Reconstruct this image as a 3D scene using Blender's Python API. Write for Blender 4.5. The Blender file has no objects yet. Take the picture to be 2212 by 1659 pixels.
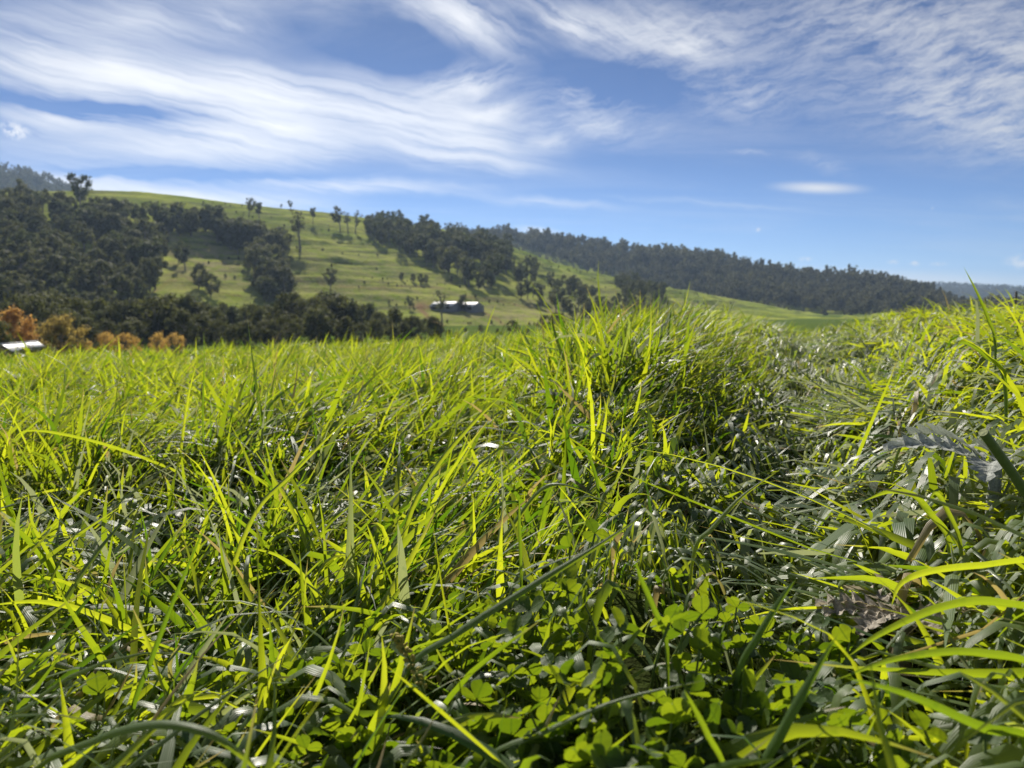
import bpy, bmesh, math, random
import numpy as np
from mathutils import Vector, Matrix

R = math.radians
rng = np.random.default_rng(7)
random.seed(7)
sc = bpy.context.scene
col = sc.collection

# ------------------------------------------------------------------ camera
EYE = 0.47
PITCH = R(5.7)
FPX = 1663.0                                   # focal length in units of a 2212 px wide picture
cam_d = bpy.data.cameras.new('camera')
cam_d.sensor_fit = 'HORIZONTAL'
cam_d.sensor_width = 34.62
cam_d.lens = 34.62 * FPX / 2212
cam_d.clip_start = 0.02
cam_d.clip_end = 30000
cam_d.dof.use_dof = True
cam_d.dof.focus_distance = 1.15
cam_d.dof.aperture_fstop = 7.5
cam = bpy.data.objects.new('camera', cam_d)
cam.location = (0, 0, EYE)
cam.rotation_euler = (math.pi / 2 - PITCH, 0, 0)
col.objects.link(cam)
sc.camera = cam

def px_dir(u, v):
    x = (np.asarray(u, float) - 1106) / FPX
    y = (829.5 - np.asarray(v, float)) / FPX
    return np.stack([x, math.cos(PITCH) + math.sin(PITCH) * y, -math.sin(PITCH) + math.cos(PITCH) * y], -1)

def px_azel(u, v):
    d = px_dir(u, v)
    return np.degrees(np.arctan2(d[..., 0], d[..., 1])), np.degrees(np.arctan2(d[..., 2], np.hypot(d[..., 0], d[..., 1])))

def at(u, v, depth):                           # point seen at u, v at a given depth
    return np.array([0, 0, EYE]) + px_dir(u, v) * depth

def project(p):
    x, y, z = p[..., 0], p[..., 1], p[..., 2] - EYE
    f = math.cos(PITCH) * y - math.sin(PITCH) * z
    up = math.sin(PITCH) * y + math.cos(PITCH) * z
    return 1106 + FPX * x / f, 829.5 - FPX * up / f

# ------------------------------------------------------------------ sky and sun
SUN_AZ, SUN_EL = -15.0, 35.0
EXPOSURE = 0.7
HAZE = 7.5e-5
sd = Vector((math.sin(R(SUN_AZ)) * math.cos(R(SUN_EL)), math.cos(R(SUN_AZ)) * math.cos(R(SUN_EL)), math.sin(R(SUN_EL))))
sun_d = bpy.data.lights.new('sun', 'SUN')
sun_d.energy = 5.0
sun_d.angle = R(0.53)
sun_d.color = (1.0, 0.93, 0.82)
sun = bpy.data.objects.new('sun', sun_d)
sun.rotation_euler = (-sd).to_track_quat('-Z', 'Y').to_euler()
sun.location = (0, 0, 50)
col.objects.link(sun)

class NT:
    """small helper to write node trees"""
    def __init__(s, tree):
        s.t = tree; s.n = tree.nodes; s.l = tree.links
    def new(s, kind, **kw):
        n = s.n.new(kind)
        for k, v in kw.items():
            setattr(n, k, v)
        return n
    def put(s, sock, val):
        if isinstance(val, bpy.types.NodeSocket):
            s.l.new(val, sock)
        elif val is not None:
            if hasattr(sock.default_value, '__len__') and not hasattr(val, '__len__'):
                val = [val] * len(sock.default_value)
            if hasattr(sock.default_value, '__len__') and len(sock.default_value) == 4 and len(val) == 3:
                val = list(val) + [1]
            sock.default_value = val
    def math(s, op, a, b=None, c=None, clamp=False):
        n = s.new('ShaderNodeMath', operation=op, use_clamp=clamp)
        for i, v in enumerate((a, b, c)):
            if v is not None:
                s.put(n.inputs[i], v)
        return n.outputs[0]
    def vmath(s, op, a, b=None, out=0):
        n = s.new('ShaderNodeVectorMath', operation=op)
        s.put(n.inputs[0], a)
        if b is not None:
            s.put(n.inputs[1], b)
        return n.outputs[out]
    def mix(s, f, a, b, mode='MIX'):
        n = s.new('ShaderNodeMix', data_type='RGBA', blend_type=mode)
        s.put(n.inputs[0], f); s.put(n.inputs[6], a); s.put(n.inputs[7], b)
        return n.outputs[2]
    def noise(s, vec, scale, detail=3, rough=.55, dist=0.0, out=0):
        n = s.new('ShaderNodeTexNoise')
        if vec is not None:
            s.put(n.inputs['Vector'], vec)
        s.put(n.inputs['Scale'], scale); s.put(n.inputs['Detail'], detail)
        s.put(n.inputs['Roughness'], rough); s.put(n.inputs['Distortion'], dist)
        return n.outputs[out]
    def mapping(s, vec, loc=(0, 0, 0), rot=(0, 0, 0), scale=(1, 1, 1), kind='POINT'):
        n = s.new('ShaderNodeMapping', vector_type=kind)
        s.put(n.inputs['Vector'], vec)
        n.inputs['Location'].default_value = loc
        n.inputs['Rotation'].default_value = rot
        n.inputs['Scale'].default_value = scale
        return n.outputs[0]
    def ramp(s, f, *stops):
        n = s.new('ShaderNodeValToRGB')
        s.put(n.inputs[0], f)
        e = n.color_ramp.elements
        while len(e) < len(stops):
            e.new(0.5)
        for el, (p, c) in zip(e, stops):
            el.position = p
            el.color = (c, c, c, 1) if not hasattr(c, '__len__') else (*c[:3], 1)
        return n.outputs[0]
    def smooth(s, f, a, b):
        n = s.new('ShaderNodeMapRange', interpolation_type='SMOOTHSTEP')
        s.put(n.inputs[0], f); s.put(n.inputs[1], a); s.put(n.inputs[2], b)
        return n.outputs[0]

world = bpy.data.worlds.new('World')
sc.world = world
world.use_nodes = True
world.cycles.sampling_method = 'MANUAL'
world.cycles.sample_map_resolution = 128
W = NT(world.node_tree)
W.n.clear()
sky = W.new('ShaderNodeTexSky', sky_type='NISHITA')
sky.sun_disc = False
sky.sun_elevation = R(SUN_EL)
sky.sun_rotation = R(SUN_AZ)
sky.air_density = 1.0
sky.dust_density = 0.15
sky.ozone_density = 2.5
gen = W.new('ShaderNodeTexCoord').outputs['Generated']
sep = W.new('ShaderNodeSeparateXYZ'); W.put(sep.inputs[0], gen)
az_n = W.math('MULTIPLY', W.math('ARCTAN2', sep.outputs[0], sep.outputs[1]), 180 / math.pi)
el_n = W.math('MULTIPLY', W.math('ARCSINE', sep.outputs[2]), 180 / math.pi)
comb = W.new('ShaderNodeCombineXYZ'); W.put(comb.inputs[0], az_n); W.put(comb.inputs[1], el_n)
ae = comb.outputs[0]                                            # azimuth, elevation in degrees
warp = W.noise(ae, 0.11, 4, .6, 0, 1)
warp = W.vmath('MULTIPLY', W.vmath('SUBTRACT', warp, (0.5, 0.5, 0.5)), (4.0, 2.2, 0))
aew = W.vmath('ADD', ae, warp)
warp2 = W.noise(ae, 0.5, 4, .65, 0, 1)
warp2 = W.vmath('MULTIPLY', W.vmath('SUBTRACT', warp2, (0.5, 0.5, 0.5)), (1.2, .7, 0))
aew2 = W.vmath('ADD', aew, warp2)

def stroke(vec, u0, v0, u1, v1, hw, weight):
    a, b = px_azel([u0, u1], [v0, v1])
    c = ((a[0] + a[1]) / 2, (b[0] + b[1]) / 2)
    ang = math.atan2(b[1] - b[0], a[1] - a[0])
    half = math.hypot(b[1] - b[0], a[1] - a[0]) / 2 * 1.25
    m = W.mapping(vec, (c[0], c[1], 0), (0, 0, ang), (half, hw * 0.0345 * 1.5, 1), 'TEXTURE')
    g = W.new('ShaderNodeTexGradient', gradient_type='QUADRATIC_SPHERE'); W.put(g.inputs[0], m)
    return W.math('MULTIPLY', g.outputs['Fac'], weight * 1.62)

def total(vals):
    t = vals[0]
    for v in vals[1:]:
        t = W.math('ADD', t, v)
    return t

def fibre(vec, ang, along, across, detail=6, rough=.62, dist=.3):
    m = W.mapping(vec, (0, 0, 0), (0, 0, R(-ang)), (1, 1, 1))
    m = W.mapping(m, (0, 0, 0), (0, 0, 0), (along, across, 1))
    return W.noise(m, 1.0, detail, rough, dist)

g1 = [(-300, 40, 420, 190, 70, .55), (-100, 125, 700, 235, 55, .8), (150, 100, 360, 180, 26, .5), (330, 150, 830, 262, 60, .85),
      (-100, 222, 330, 268, 30, .75), (180, 262, 760, 330, 44, .8), (380, 232, 790, 312, 20, 1.1), (-200, 300, 1000, 322, 38, .55),
      (560, 190, 1100, 300, 70, .8), (780, 290, 1250, 335, 50, .7), (-200, 372, 420, 400, 34, .75), (250, 370, 1150, 415, 18, .55),
      (-100, 20, 620, 50, 70, .35), (800, 335, 1250, 375, 26, .5), (950, 420, 1400, 452, 10, .35), (1300, 425, 1800, 455, 7, .28),
      (60, 400, 760, 447, 26, .75), (860, 240, 1180, 262, 40, .5)]
g2 = [(800, -40, 1180, 120, 46, .85), (1040, -20, 1420, 110, 44, .7), (420, -20, 600, 110, 40, .3), (1180, 10, 1700, 90, 60, .4),
      (1380, 70, 1560, 120, 30, .45)]
g3 = [(1200, 60, 1750, 110, 90, .42), (1500, 20, 2400, 60, 110, .5), (1700, 180, 2400, 290, 90, .5), (1900, 90, 2500, 180, 130, .6),
      (1420, 230, 1850, 180, 60, .32), (1050, 245, 1500, 285, 44, .4), (1100, 190, 1400, 215, 40, .3), (2000, 260, 2400, 330, 60, .45),
      (1700, 330, 1860, 385, 16, .25), (1560, 322, 1680, 326, 5, .25), (2080, 430, 2400, 470, 20, .2)]
g4 = [(840, 205, 1160, 160, 40, .75), (980, 260, 1180, 210, 24, .5), (1130, 310, 1260, 300, 20, .5)]
soft = [(1660, 402, 1880, 409, 11, .95), (1500, 592, 2500, 625, 22, .75), (1100, 492, 1220, 505, 10, .5), (-200, 392, 820, 440, 24, .42), (-400, 60, 900, 250, 120, .2), (500, 180, 1250, 310, 90, .2), (-300, 280, 900, 330, 40, .2)]
puff = [(1722, 560, 1756, 560, 5, .8), (1914, 566, 1944, 566, 5, .7), (1960, 568, 1992, 568, 6, .9), (2005, 570, 2050, 571, 4, .6),
        (2165, 567, 2260, 566, 12, 1.3), (1630, 496, 1646, 497, 5, .5), (2010, 450, 2020, 450, 3, .4), (-6, 272, 68, 292, 13, 1.3)]

f1 = fibre(aew, -9, 0.06, 0.95, 8, .66, .2)
f2 = fibre(aew2, -26, 0.07, 0.6)
f3 = fibre(aew2, 7, 0.33, 1.25, 8, .7, .1)
f4 = fibre(aew2, 14, 0.10, 0.7)
fp = W.noise(ae, 2.2, 5, .6)

def layer(strokes, vec, fib, lo, hi):
    s = total([stroke(vec, *x) for x in strokes])
    return W.math('MULTIPLY', s, W.smooth(fib, lo, hi))
dens = total([layer(g1, aew, f1, .24, .72), layer(g2, aew, f2, .3, .68), layer(g3, aew2, f3, .30, .74), layer(g4, aew2, f4, .3, .65),
              total([stroke(ae, *x) for x in soft])])
gaps = [(-200, 160, 620, 282, 24, .6), (-200, 345, 760, 385, 12, .4), (620, 10, 980, 150, 55, .3), (1180, 150, 1500, 200, 40, .25)]
dens = W.math('MAXIMUM', W.math('SUBTRACT', dens, total([stroke(aew, *x) for x in gaps])), 0.0)
dens = W.math('ADD', dens, W.math('MULTIPLY', total([stroke(ae, *x) for x in puff]), W.smooth(fp, .36, .6)))
# thin cirrus that goes on over the rest of the sky
dv = W.vmath('DIVIDE', gen, W.vmath('ADD', W.math('MAXIMUM', sep.outputs[2], 0.0), 0.16))
base = W.noise(W.mapping(dv, (0, 0, 0), (0, 0, R(35)), (0.35, 1.3, 1)), 1.6, 7, .62, .5)
outside = W.smooth(el_n, 17, 26)
behind = W.smooth(W.math('ABSOLUTE', az_n), 34, 44)
dens = W.math('ADD', dens, W.math('MULTIPLY', W.smooth(base, .42, .72), W.math('MAXIMUM', W.math('MAXIMUM', outside, behind), 0.10)))
dens = W.math('MULTIPLY', dens, W.smooth(el_n, -0.5, 1.5))
cover = W.math('SUBTRACT', 1.0, W.math('POWER', 2.718, W.math('MULTIPLY', dens, -1.25)))
sdot = W.math('MAXIMUM', W.vmath('DOT_PRODUCT', gen, tuple(sd), out=1), 0.0)
glow = W.math('POWER', sdot, 6.0)
cl_b = W.math('MULTIPLY_ADD', glow, 7.0, 9.2)
cl_c = W.vmath('MULTIPLY', (1.0, 0.985, 0.955), cl_b)
sky_c = W.mix(1.0, sky.outputs[0], (0.36, 0.575, 1.02), 'MULTIPLY')
sky_c = W.mix(1.0, sky_c, W.ramp(W.math('DIVIDE', el_n, 40.0), (0.0, 1.3), (.1, 1.1), (.26, .74), (.5, .53), (1.0, .52)), 'MULTIPLY')
fin = W.mix(cover, sky_c, cl_c)
bg = W.new('ShaderNodeBackground'); W.put(bg.inputs['Color'], fin); bg.inputs['Strength'].default_value = 0.051
wo = W.new('ShaderNodeOutputWorld'); W.l.new(bg.outputs[0], wo.inputs[0])

sc.view_settings.view_transform = 'Standard'
sc.view_settings.look = 'None'
sc.view_settings.exposure = EXPOSURE
sc.view_settings.gamma = 1
sc.view_settings.use_curve_mapping = False
sc.render.engine = 'CYCLES'
sc.cycles.use_denoising = True
sc.cycles.max_bounces = 8
sc.cycles.diffuse_bounces = 4
sc.cycles.transmission_bounces = 6
sc.cycles.volume_bounces = 0
sc.cycles.sample_clamp_indirect = 6
sc.cycles.use_adaptive_sampling = False

# ------------------------------------------------------------------ helpers
def link_mesh(name, verts, faces, mats=(), parent=None, smooth=True, attr=None, fmat=None):
    """verts (n,3), faces (m,k) or list of arrays with k = 3 or 4"""
    me = bpy.data.meshes.new(name)
    fl = faces if isinstance(faces, list) else [faces]
    fl = [np.asarray(f, np.int32) for f in fl if len(f)]
    loops = np.concatenate([f.ravel() for f in fl])
    sizes = np.concatenate([np.full(len(f), f.shape[1], np.int32) for f in fl])
    starts = np.concatenate([[0], np.cumsum(sizes)[:-1]]).astype(np.int32)
    me.vertices.add(len(verts)); me.loops.add(len(loops)); me.polygons.add(len(sizes))
    me.vertices.foreach_set('co', np.ascontiguousarray(verts, np.float32).ravel())
    me.loops.foreach_set('vertex_index', loops)
    me.polygons.foreach_set('loop_start', starts)
    if smooth:
        me.polygons.foreach_set('use_smooth', np.ones(len(sizes), bool))
    for m in mats:
        me.materials.append(m)
    if fmat is not None:
        me.polygons.foreach_set('material_index', np.asarray(fmat, np.int32))
    if attr is not None:
        a = me.color_attributes.new('col', 'FLOAT_COLOR', 'POINT')
        a.data.foreach_set('color', np.ascontiguousarray(attr, np.float32).ravel())
    me.update(calc_edges=True)
    o = bpy.data.objects.new(name, me)
    if parent is not None:
        o.parent = parent
    return o

def add(o):
    col.objects.link(o)
    return o

def tag(o, label=None, cat=None, group=None, kind=None):
    for k, v in (('label', label), ('category', cat), ('group', group), ('kind', kind)):
        if v:
            o[k] = v
    return o

def empty(name, loc=(0, 0, 0), rz=0.0, s=1.0):
    o = bpy.data.objects.new(name, None)
    o.empty_display_size = 0.1
    o.location = loc; o.rotation_euler = (0, 0, rz); o.scale = (s, s, s)
    return add(o)

def copy_tree(o, parent=None):
    c = o.copy(); col.objects.link(c)
    if parent is not None:
        c.parent = parent
    for ch in o.children:
        copy_tree(ch, c)
    return c

_ph = rng.uniform(0, 6.28, (40, 3))
_dr = rng.normal(size=(40, 2))
_dr /= np.linalg.norm(_dr, axis=1)[:, None]
def wob(x, y, scale, k=0, n=6):
    """smooth noise about -1..1 out of sines"""
    t = 0; w = 0; f = 1.0; a = 1.0
    for i in range(n):
        j = (k * 7 + i) % 40
        d = _dr[j]; e = _dr[(j + 11) % 40]
        t = t + a * np.sin((x * d[0] + y * d[1]) * scale * f + _ph[j, 0] + 1.3 * np.sin((x * e[0] + y * e[1]) * scale * f * .63 + _ph[j, 1]))
        w += a * .75
        f *= 1.6; a *= .72
    return t / w

def sstep(a, b, x):
    t = np.clip((x - a) / (b - a), 0, 1)
    return t * t * (3 - 2 * t)

# ------------------------------------------------------------------ ground heights
FLOOR = -9.5
hz = np.array([(-700, 775), (0, 765), (300, 757), (550, 747), (800, 737), (1000, 730), (1140, 718), (1230, 692), (1320, 674), (1420, 664),
               (1520, 660), (1640, 668), (1740, 699), (1830, 676), (1950, 661), (2080, 655), (2212, 648), (3200, 630)], float)
hz_az, hz_el = px_azel(hz[:, 0], hz[:, 1])
r0_t = np.array([16, 16, 16, 15, 14, 12, 8, 5, 4, 4.2, 5.5, 7, 9, 8, 7, 6, 5.5, 5])
kd_t = np.interp(hz[:, 0], [0, 1200, 1900, 2212], [.05, .045, .022, .02])
lane_pts = np.array([(0.33, 0.78), (0.43, 1.05), (0.60, 1.5), (1.06, 2.5), (1.75, 4.1), (2.75, 7.0), (5.0, 13.0)])

def lane_dist(x, y):
    best = np.full(np.shape(x), 1e9); side = np.zeros(np.shape(x))
    for a, b in zip(lane_pts[:-1], lane_pts[1:]):
        d = b - a; L = d @ d
        t = np.clip(((x - a[0]) * d[0] + (y - a[1]) * d[1]) / L, 0, 1)
        dx = x - a[0] - t * d[0]; dy = y - a[1] - t * d[1]
        q = np.hypot(dx, dy)
        s = np.sign(dx * d[1] - dy * d[0])       # + right of the lane
        side = np.where(q < best, s, side); best = np.minimum(best, q)
    return best, side

def lane_fac(x, y):
    q, s = lane_dist(x, y)
    w = 0.13 + 0.055 * np.maximum(y, 0)
    return np.exp(-(q / w) ** 4)

def patch_fac(x, y):                                             # flattened patch at the left
    return np.exp(-(((x + 1.05) / .52) ** 2 + ((y - 1.72) / .36) ** 2))

def clover_fac(x, y):
    a = np.exp(-(((x - .16) / .40) ** 2 + ((y - .68) / .26) ** 4))
    b = np.exp(-(((x - .02) / .2) ** 2 + ((y - .86) / .12) ** 2))
    return np.clip(a + b, 0, 1)

def ground_z(x, y):
    r = np.hypot(x, y) + 1e-6
    az = np.degrees(np.arctan2(x, y))
    e = np.interp(az, hz_az, hz_el); r0 = np.interp(az, hz_az, r0_t); kd = np.interp(az, hz_az, kd_t)
    t = np.maximum(r - r0, 0)
    front = 1 - np.minimum(r / r0, 1)
    z = EYE + np.tan(np.radians(e)) * r * sstep(0, 1.5, r) - .30 * front ** 2 - kd * t * t / (t + 8)
    q_, sd_ = lane_dist(x, y)
    bank = sstep(.4, 1.4, q_ / (.14 + .055 * np.maximum(y, 0))) * (sd_ > 0) * sstep(14, 6, y)
    z = z - .215 - .06 * sstep(1.2, 3, r) * sstep(3, 9, az) * (1 - bank) + .0 * bank + .06 * clover_fac(x, y) - .03 * lane_fac(x, y) + .06 * np.exp(-(((az - 11) / 7) ** 2 + ((r - 3.1) / 1.2) ** 2)) - .06 * patch_fac(x, y) + .07 * np.exp(-(((x + .95) / .55) ** 2 + ((y - 2.3) / .28) ** 2))
    z = z + .042 * wob(x, y, 3.1, 1) * sstep(.5, 1.5, r) + .05 * wob(x, y, .8, 2) * sstep(3, 8, r)
    k = sstep(60, 185, r)
    return z * (1 - k) + (FLOOR + .4 * wob(x, y, .02, 3)) * k

# hill crest tables: picture u, v of the bare crest, distance of foot and of crest
def table(rows):
    a = np.array(rows, float)
    az, el = px_azel(a[:, 0], a[:, 1])
    return az, el, a[:, 2], a[:, 3]
HILL = table([(-1500, 420, 300, 740), (-300, 418, 320, 750), (0, 410, 330, 760), (100, 413, 335, 760), (200, 411, 340, 760), (300, 413, 345, 770), (400, 424, 350, 780),
              (500, 438, 360, 790), (600, 449, 370, 800), (700, 458, 380, 820), (800, 472, 390, 850), (900, 486, 395, 870), (1000, 502, 400, 890),
              (1060, 515, 410, 900), (1100, 530, 420, 900), (1200, 568, 440, 920), (1330, 600, 470, 940), (1500, 631, 520, 950), (1650, 657, 570, 950),
              (1800, 690, 640, 950), (1950, 735, 700, 950), (2300, 800, 800, 950)])
RIDGE = table([(300, 560, 1000, 1400), (800, 540, 1000, 1450), (1000, 503, 1000, 1450), (1100, 510, 1000, 1450), (1250, 528, 1000, 1450), (1400, 552, 1000, 1450),
               (1550, 560, 1000, 1450), (1650, 582, 1020, 1450), (1760, 604, 1040, 1470), (1900, 609, 1060, 1500), (2000, 630, 1080, 1500),
               (2060, 658, 1100, 1500), (2150, 690, 1150, 1500), (2300, 730, 1200, 1500)])
MT_RIGHT = table([(1700, 640, 3600, 4800), (1900, 622, 3600, 4800), (2000, 616, 3600, 4800), (2100, 620, 3600, 4800), (2212, 626, 3600, 4800), (2500, 630, 3600, 4800), (4000, 640, 3600, 4800)])
MT_LEFT = table([(-1500, 330, 1300, 2100), (-200, 348, 1300, 2100), (0, 366, 1300, 2100), (80, 383, 1300, 2100), (150, 407, 1300, 2100), (260, 440, 1300, 2100), (420, 500, 1300, 2100), (600, 560, 1300, 2100)])

def hill_z(T, az, d, rough=1.0, k=4):
    e = np.interp(az, T[0], T[1]); F = np.interp(az, T[0], T[2]); Rr = np.interp(az, T[0], T[3])
    top = EYE + Rr * np.tan(np.radians(e))
    s = (d - F) / (Rr - F)
    sc_ = np.clip(s, 0, 1)
    g = .55 * sc_ ** 1.5 + .45 * (1 - (1 - sc_) ** 1.7)
    base = FLOOR - 1.5
    z = base + np.maximum(top - base, 0) * g
    x = d * np.sin(np.radians(az)); y = d * np.cos(np.radians(az))
    mid = 4 * sc_ * (1 - sc_)
    z = z + rough * mid * (4.5 * wob(x, y, .013, k) + 1.6 * wob(x, y, .045, k + 1))
    tread = np.sin(z * 1.15 + 2.2 * wob(x, y, .02, k + 2)) * .55 + np.sin(z * .53 + 3 * wob(x, y, .012, k + 3)) * .8
    z = z + rough * mid ** .5 * tread * (.3 + .7 * np.clip(wob(x, y, .016, k + 1) + .4, 0, 1)) * 1.7
    z = np.where(s > 1, top - .16 * (d - Rr), z)
    z = np.where(s < 0, base + (d - F) * .12, z)
    return z

# ------------------------------------------------------------------ materials
def mat(name):
    m = bpy.data.materials.new(name); m.use_nodes = True
    t = NT(m.node_tree); t.n.clear()
    o = t.new('ShaderNodeOutputMaterial')
    return m, t, o
def principled(t, color, rough=.8, spec=.3, bump=None, bs=.3, bd=.02):
    p = t.new('ShaderNodeBsdfPrincipled')
    t.put(p.inputs['Base Color'], color); t.put(p.inputs['Roughness'], rough); t.put(p.inputs['Specular IOR Level'], spec)
    if bump is not None:
        b = t.new('ShaderNodeBump'); t.put(b.inputs['Height'], bump); b.inputs['Strength'].default_value = bs; b.inputs['Distance'].default_value = bd
        t.l.new(b.outputs[0], p.inputs['Normal'])
    return p.outputs[0]
def pos(t):
    return t.new('ShaderNodeNewGeometry').outputs['Position']
def attr(t, name='col'):
    a = t.new('ShaderNodeAttribute', attribute_name=name)
    s = t.new('ShaderNodeSeparateColor'); t.l.new(a.outputs['Color'], s.inputs[0])
    return s.outputs[0], s.outputs[1], s.outputs[2], a.outputs['Alpha']
def leafy(t, refl, trans, f=.5, rough=.4, spec=.5, bump=None):
    p = principled(t, refl, rough, spec, bump, .25, .002)
    tr = t.new('ShaderNodeBsdfTranslucent'); t.put(tr.inputs[0], trans)
    m = t.new('ShaderNodeMixShader'); t.put(m.inputs[0], f)
    t.l.new(p, m.inputs[1]); t.l.new(tr.outputs[0], m.inputs[2])
    return m.outputs[0]

def make_grass(name, hue=(1, 1, 1)):
    m, t, o = mat(name)
    tint, along, dry, across = attr(t)
    back = t.new('ShaderNodeNewGeometry').outputs['Backfacing']
    top = t.mix(tint, (.024, .068, .014), (.056, .125, .022))
    under = t.mix(tint, (.060, .115, .036), (.125, .180, .075))
    pale_sheen = t.math('MULTIPLY', t.smooth(dry, .22, .26), t.math('SUBTRACT', 1.0, t.smooth(dry, .36, .39)))  # paler blades: wilted leaf tone, with sky and sun sheen put into the colour
    top = t.mix(t.math('MULTIPLY', pale_sheen, .9), top, t.mix(tint, (.11, .155, .075), (.40, .41, .28)))
    refl = t.mix(back, top, under)
    tr = t.mix(tint, (.125, .250, .006), (.64, .71, .020))
    tr = t.mix(t.math('MULTIPLY', pale_sheen, t.smooth(tint, .35, .6)), tr, (.30, .335, .15))
    vein = t.math('MULTIPLY_ADD', t.math('SINE', t.math('MULTIPLY', across, 44)), .5, .5)
    mid = t.math('SUBTRACT', 1.0, t.smooth(t.math('ABSOLUTE', t.math('SUBTRACT', across, .5)), .0, .09))
    sh = t.math('MULTIPLY_ADD', vein, .22, .84)
    tr = t.mix(1.0, tr, sh, 'MULTIPLY')
    refl = t.mix(t.math('MULTIPLY', mid, .45), refl, (.16, .22, .10))
    blotch = t.noise(pos(t), 60, 3, .6)
    tr = t.mix(t.smooth(blotch, .55, .75), tr, t.mix(1.0, tr, (.72, .8, .8), 'MULTIPLY'))
    tip = t.math('MULTIPLY', t.smooth(along, .82, .98), t.smooth(dry, .5, .75))
    old = t.math('MAXIMUM', tip, t.smooth(dry, .976, .98))
    refl = t.mix(old, refl, (.34, .27, .13))
    tr = t.mix(old, tr, (.40, .31, .10))
    t.l.new(leafy(t, refl, tr, .5, t.math('MULTIPLY_ADD', pale_sheen, -.10, .48), t.math('MULTIPLY_ADD', pale_sheen, .5, .5), vein), o.inputs[0])
    return m
M_GRASS = make_grass('grass_blade')

m, t, o = mat('field_soil')
p = pos(t)
n1 = t.noise(p, 9, 5, .6); n2 = t.noise(p, 60, 4, .6); n3 = t.noise(p, .05, 4, .6)
c = t.ramp(n1, (.3, (.018, .020, .009)), (.55, (.035, .050, .012)), (.75, (.055, .062, .022)))
far = t.vmath('LENGTH', p, out=1)
gr = t.mix(n3, (.055, .095, .018), (.10, .135, .03))
c = t.mix(t.smooth(far, 14, 45), c, gr)
t.l.new(principled(t, c, 1, 0, n2, .6, .03), o.inputs[0])
M_SOIL = m

m, t, o = mat('hillside_grass')
p = pos(t)
dryv, dirt, wood, _ = attr(t)
a = t.noise(p, .02, 5, .6); b = t.noise(p, .12, 5, .65)
st = t.noise(t.mapping(p, (0, 0, 0), (0, 0, 0), (.022, .022, .42)), 1, 5, .62, .3)
tus = t.noise(p, .55, 3, .6)
c = t.mix(t.smooth(a, .35, .65), (.17, .235, .030), (.34, .385, .060))
c = t.mix(t.math('MULTIPLY', t.smooth(st, .47, .62), .75), c, (.062, .086, .030))  # dark contour stripes: shading of steps and tussocks painted into the grass colour
c = t.mix(t.math('MULTIPLY', t.smooth(tus, .52, .7), .4), c, (.045, .070, .020))
c = t.mix(t.math('MULTIPLY', dryv, t.smooth(b, .3, .65)), c, (.30, .27, .13))
c = t.mix(t.math('MULTIPLY', dirt, t.smooth(b, .2, .5)), c, (.24, .16, .085))
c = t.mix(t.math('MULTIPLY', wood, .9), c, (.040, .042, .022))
t.l.new(principled(t, c, 1, 0, t.math('ADD', tus, b), .9, 1.2), o.inputs[0])
M_HILL = m

def foliage(name, dark, light, trans, f=.3, vary=.35):
    m, t, o = mat(name)
    r1, hgt, r3, _ = attr(t)
    rnd = t.new('ShaderNodeObjectInfo').outputs['Random']
    c = t.mix(r1, dark, light)
    v = t.math('MULTIPLY_ADD', rnd, vary, 1 - vary / 2)
    c = t.mix(1.0, c, v, 'MULTIPLY')
    tr = t.mix(1.0, trans, t.mix(1.0, t.math('MULTIPLY_ADD', r1, .6, .6), v, 'MULTIPLY'), 'MULTIPLY')
    t.l.new(leafy(t, c, tr, f, .8, .12), o.inputs[0])
    return m
M_GUM = foliage('gum_leaves', (.060, .064, .036), (.150, .155, .080), (.16, .17, .055), .35)
M_GUM2 = foliage('dark_gum_leaves', (.048, .056, .030), (.120, .130, .062), (.12, .14, .042), .35)
M_FAR = foliage('far_gum_leaves', (.052, .056, .042), (.150, .150, .092), (.15, .15, .06), .35)
M_RIVER = foliage('river_leaves', (.040, .048, .020), (.115, .120, .042), (.14, .15, .034), .35)
M_RUST = foliage('rust_leaves', (.30, .17, .06), (.48, .29, .10), (.66, .38, .10), .5, .1)
M_GOLD = foliage('golden_leaves', (.36, .25, .075), (.52, .36, .12), (.70, .46, .11), .5, .15)
M_OCHRE = foliage('ochre_leaves', (.24, .20, .07), (.46, .36, .14), (.55, .42, .10), .5, .1)

m, t, o = mat('gum_bark')
n = t.noise(pos(t), .8, 4, .6)
t.l.new(principled(t, t.mix(n, (.10, .085, .07), (.30, .27, .23)), .9, .2), o.inputs[0])
M_BARK = m
def simple(name, c0, c1, scale=4, rough=.7, spec=.3, metal=0, bs=.2, bd=.01):
    m, t, o = mat(name)
    n = t.noise(pos(t), scale, 4, .6)
    s = principled(t, t.mix(n, c0, c1), rough, spec, n, bs, bd)
    t.l.new(s, o.inputs[0])
    if metal:
        s.node.inputs['Metallic'].default_value = metal
    return m
M_ROOF = simple('pale_roof_sheet', (.72, .72, .72), (.84, .84, .83), .6, .62, .5, .35)
M_WALL = simple('grey_wall_sheet', (.16, .17, .19), (.24, .25, .27), 1.2, .7)
M_BRICK = simple('brown_wall', (.12, .085, .06), (.20, .15, .11), 1.5, .85)
M_DARK = simple('dark_opening', (.01, .012, .014), (.02, .022, .025), 2, .4)
M_POST = simple('weathered_post', (.07, .062, .05), (.15, .13, .11), 14, .9)
M_WIRE = simple('fence_wire', (.25, .25, .25), (.35, .35, .35), 5, .45, .5, .8)

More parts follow.
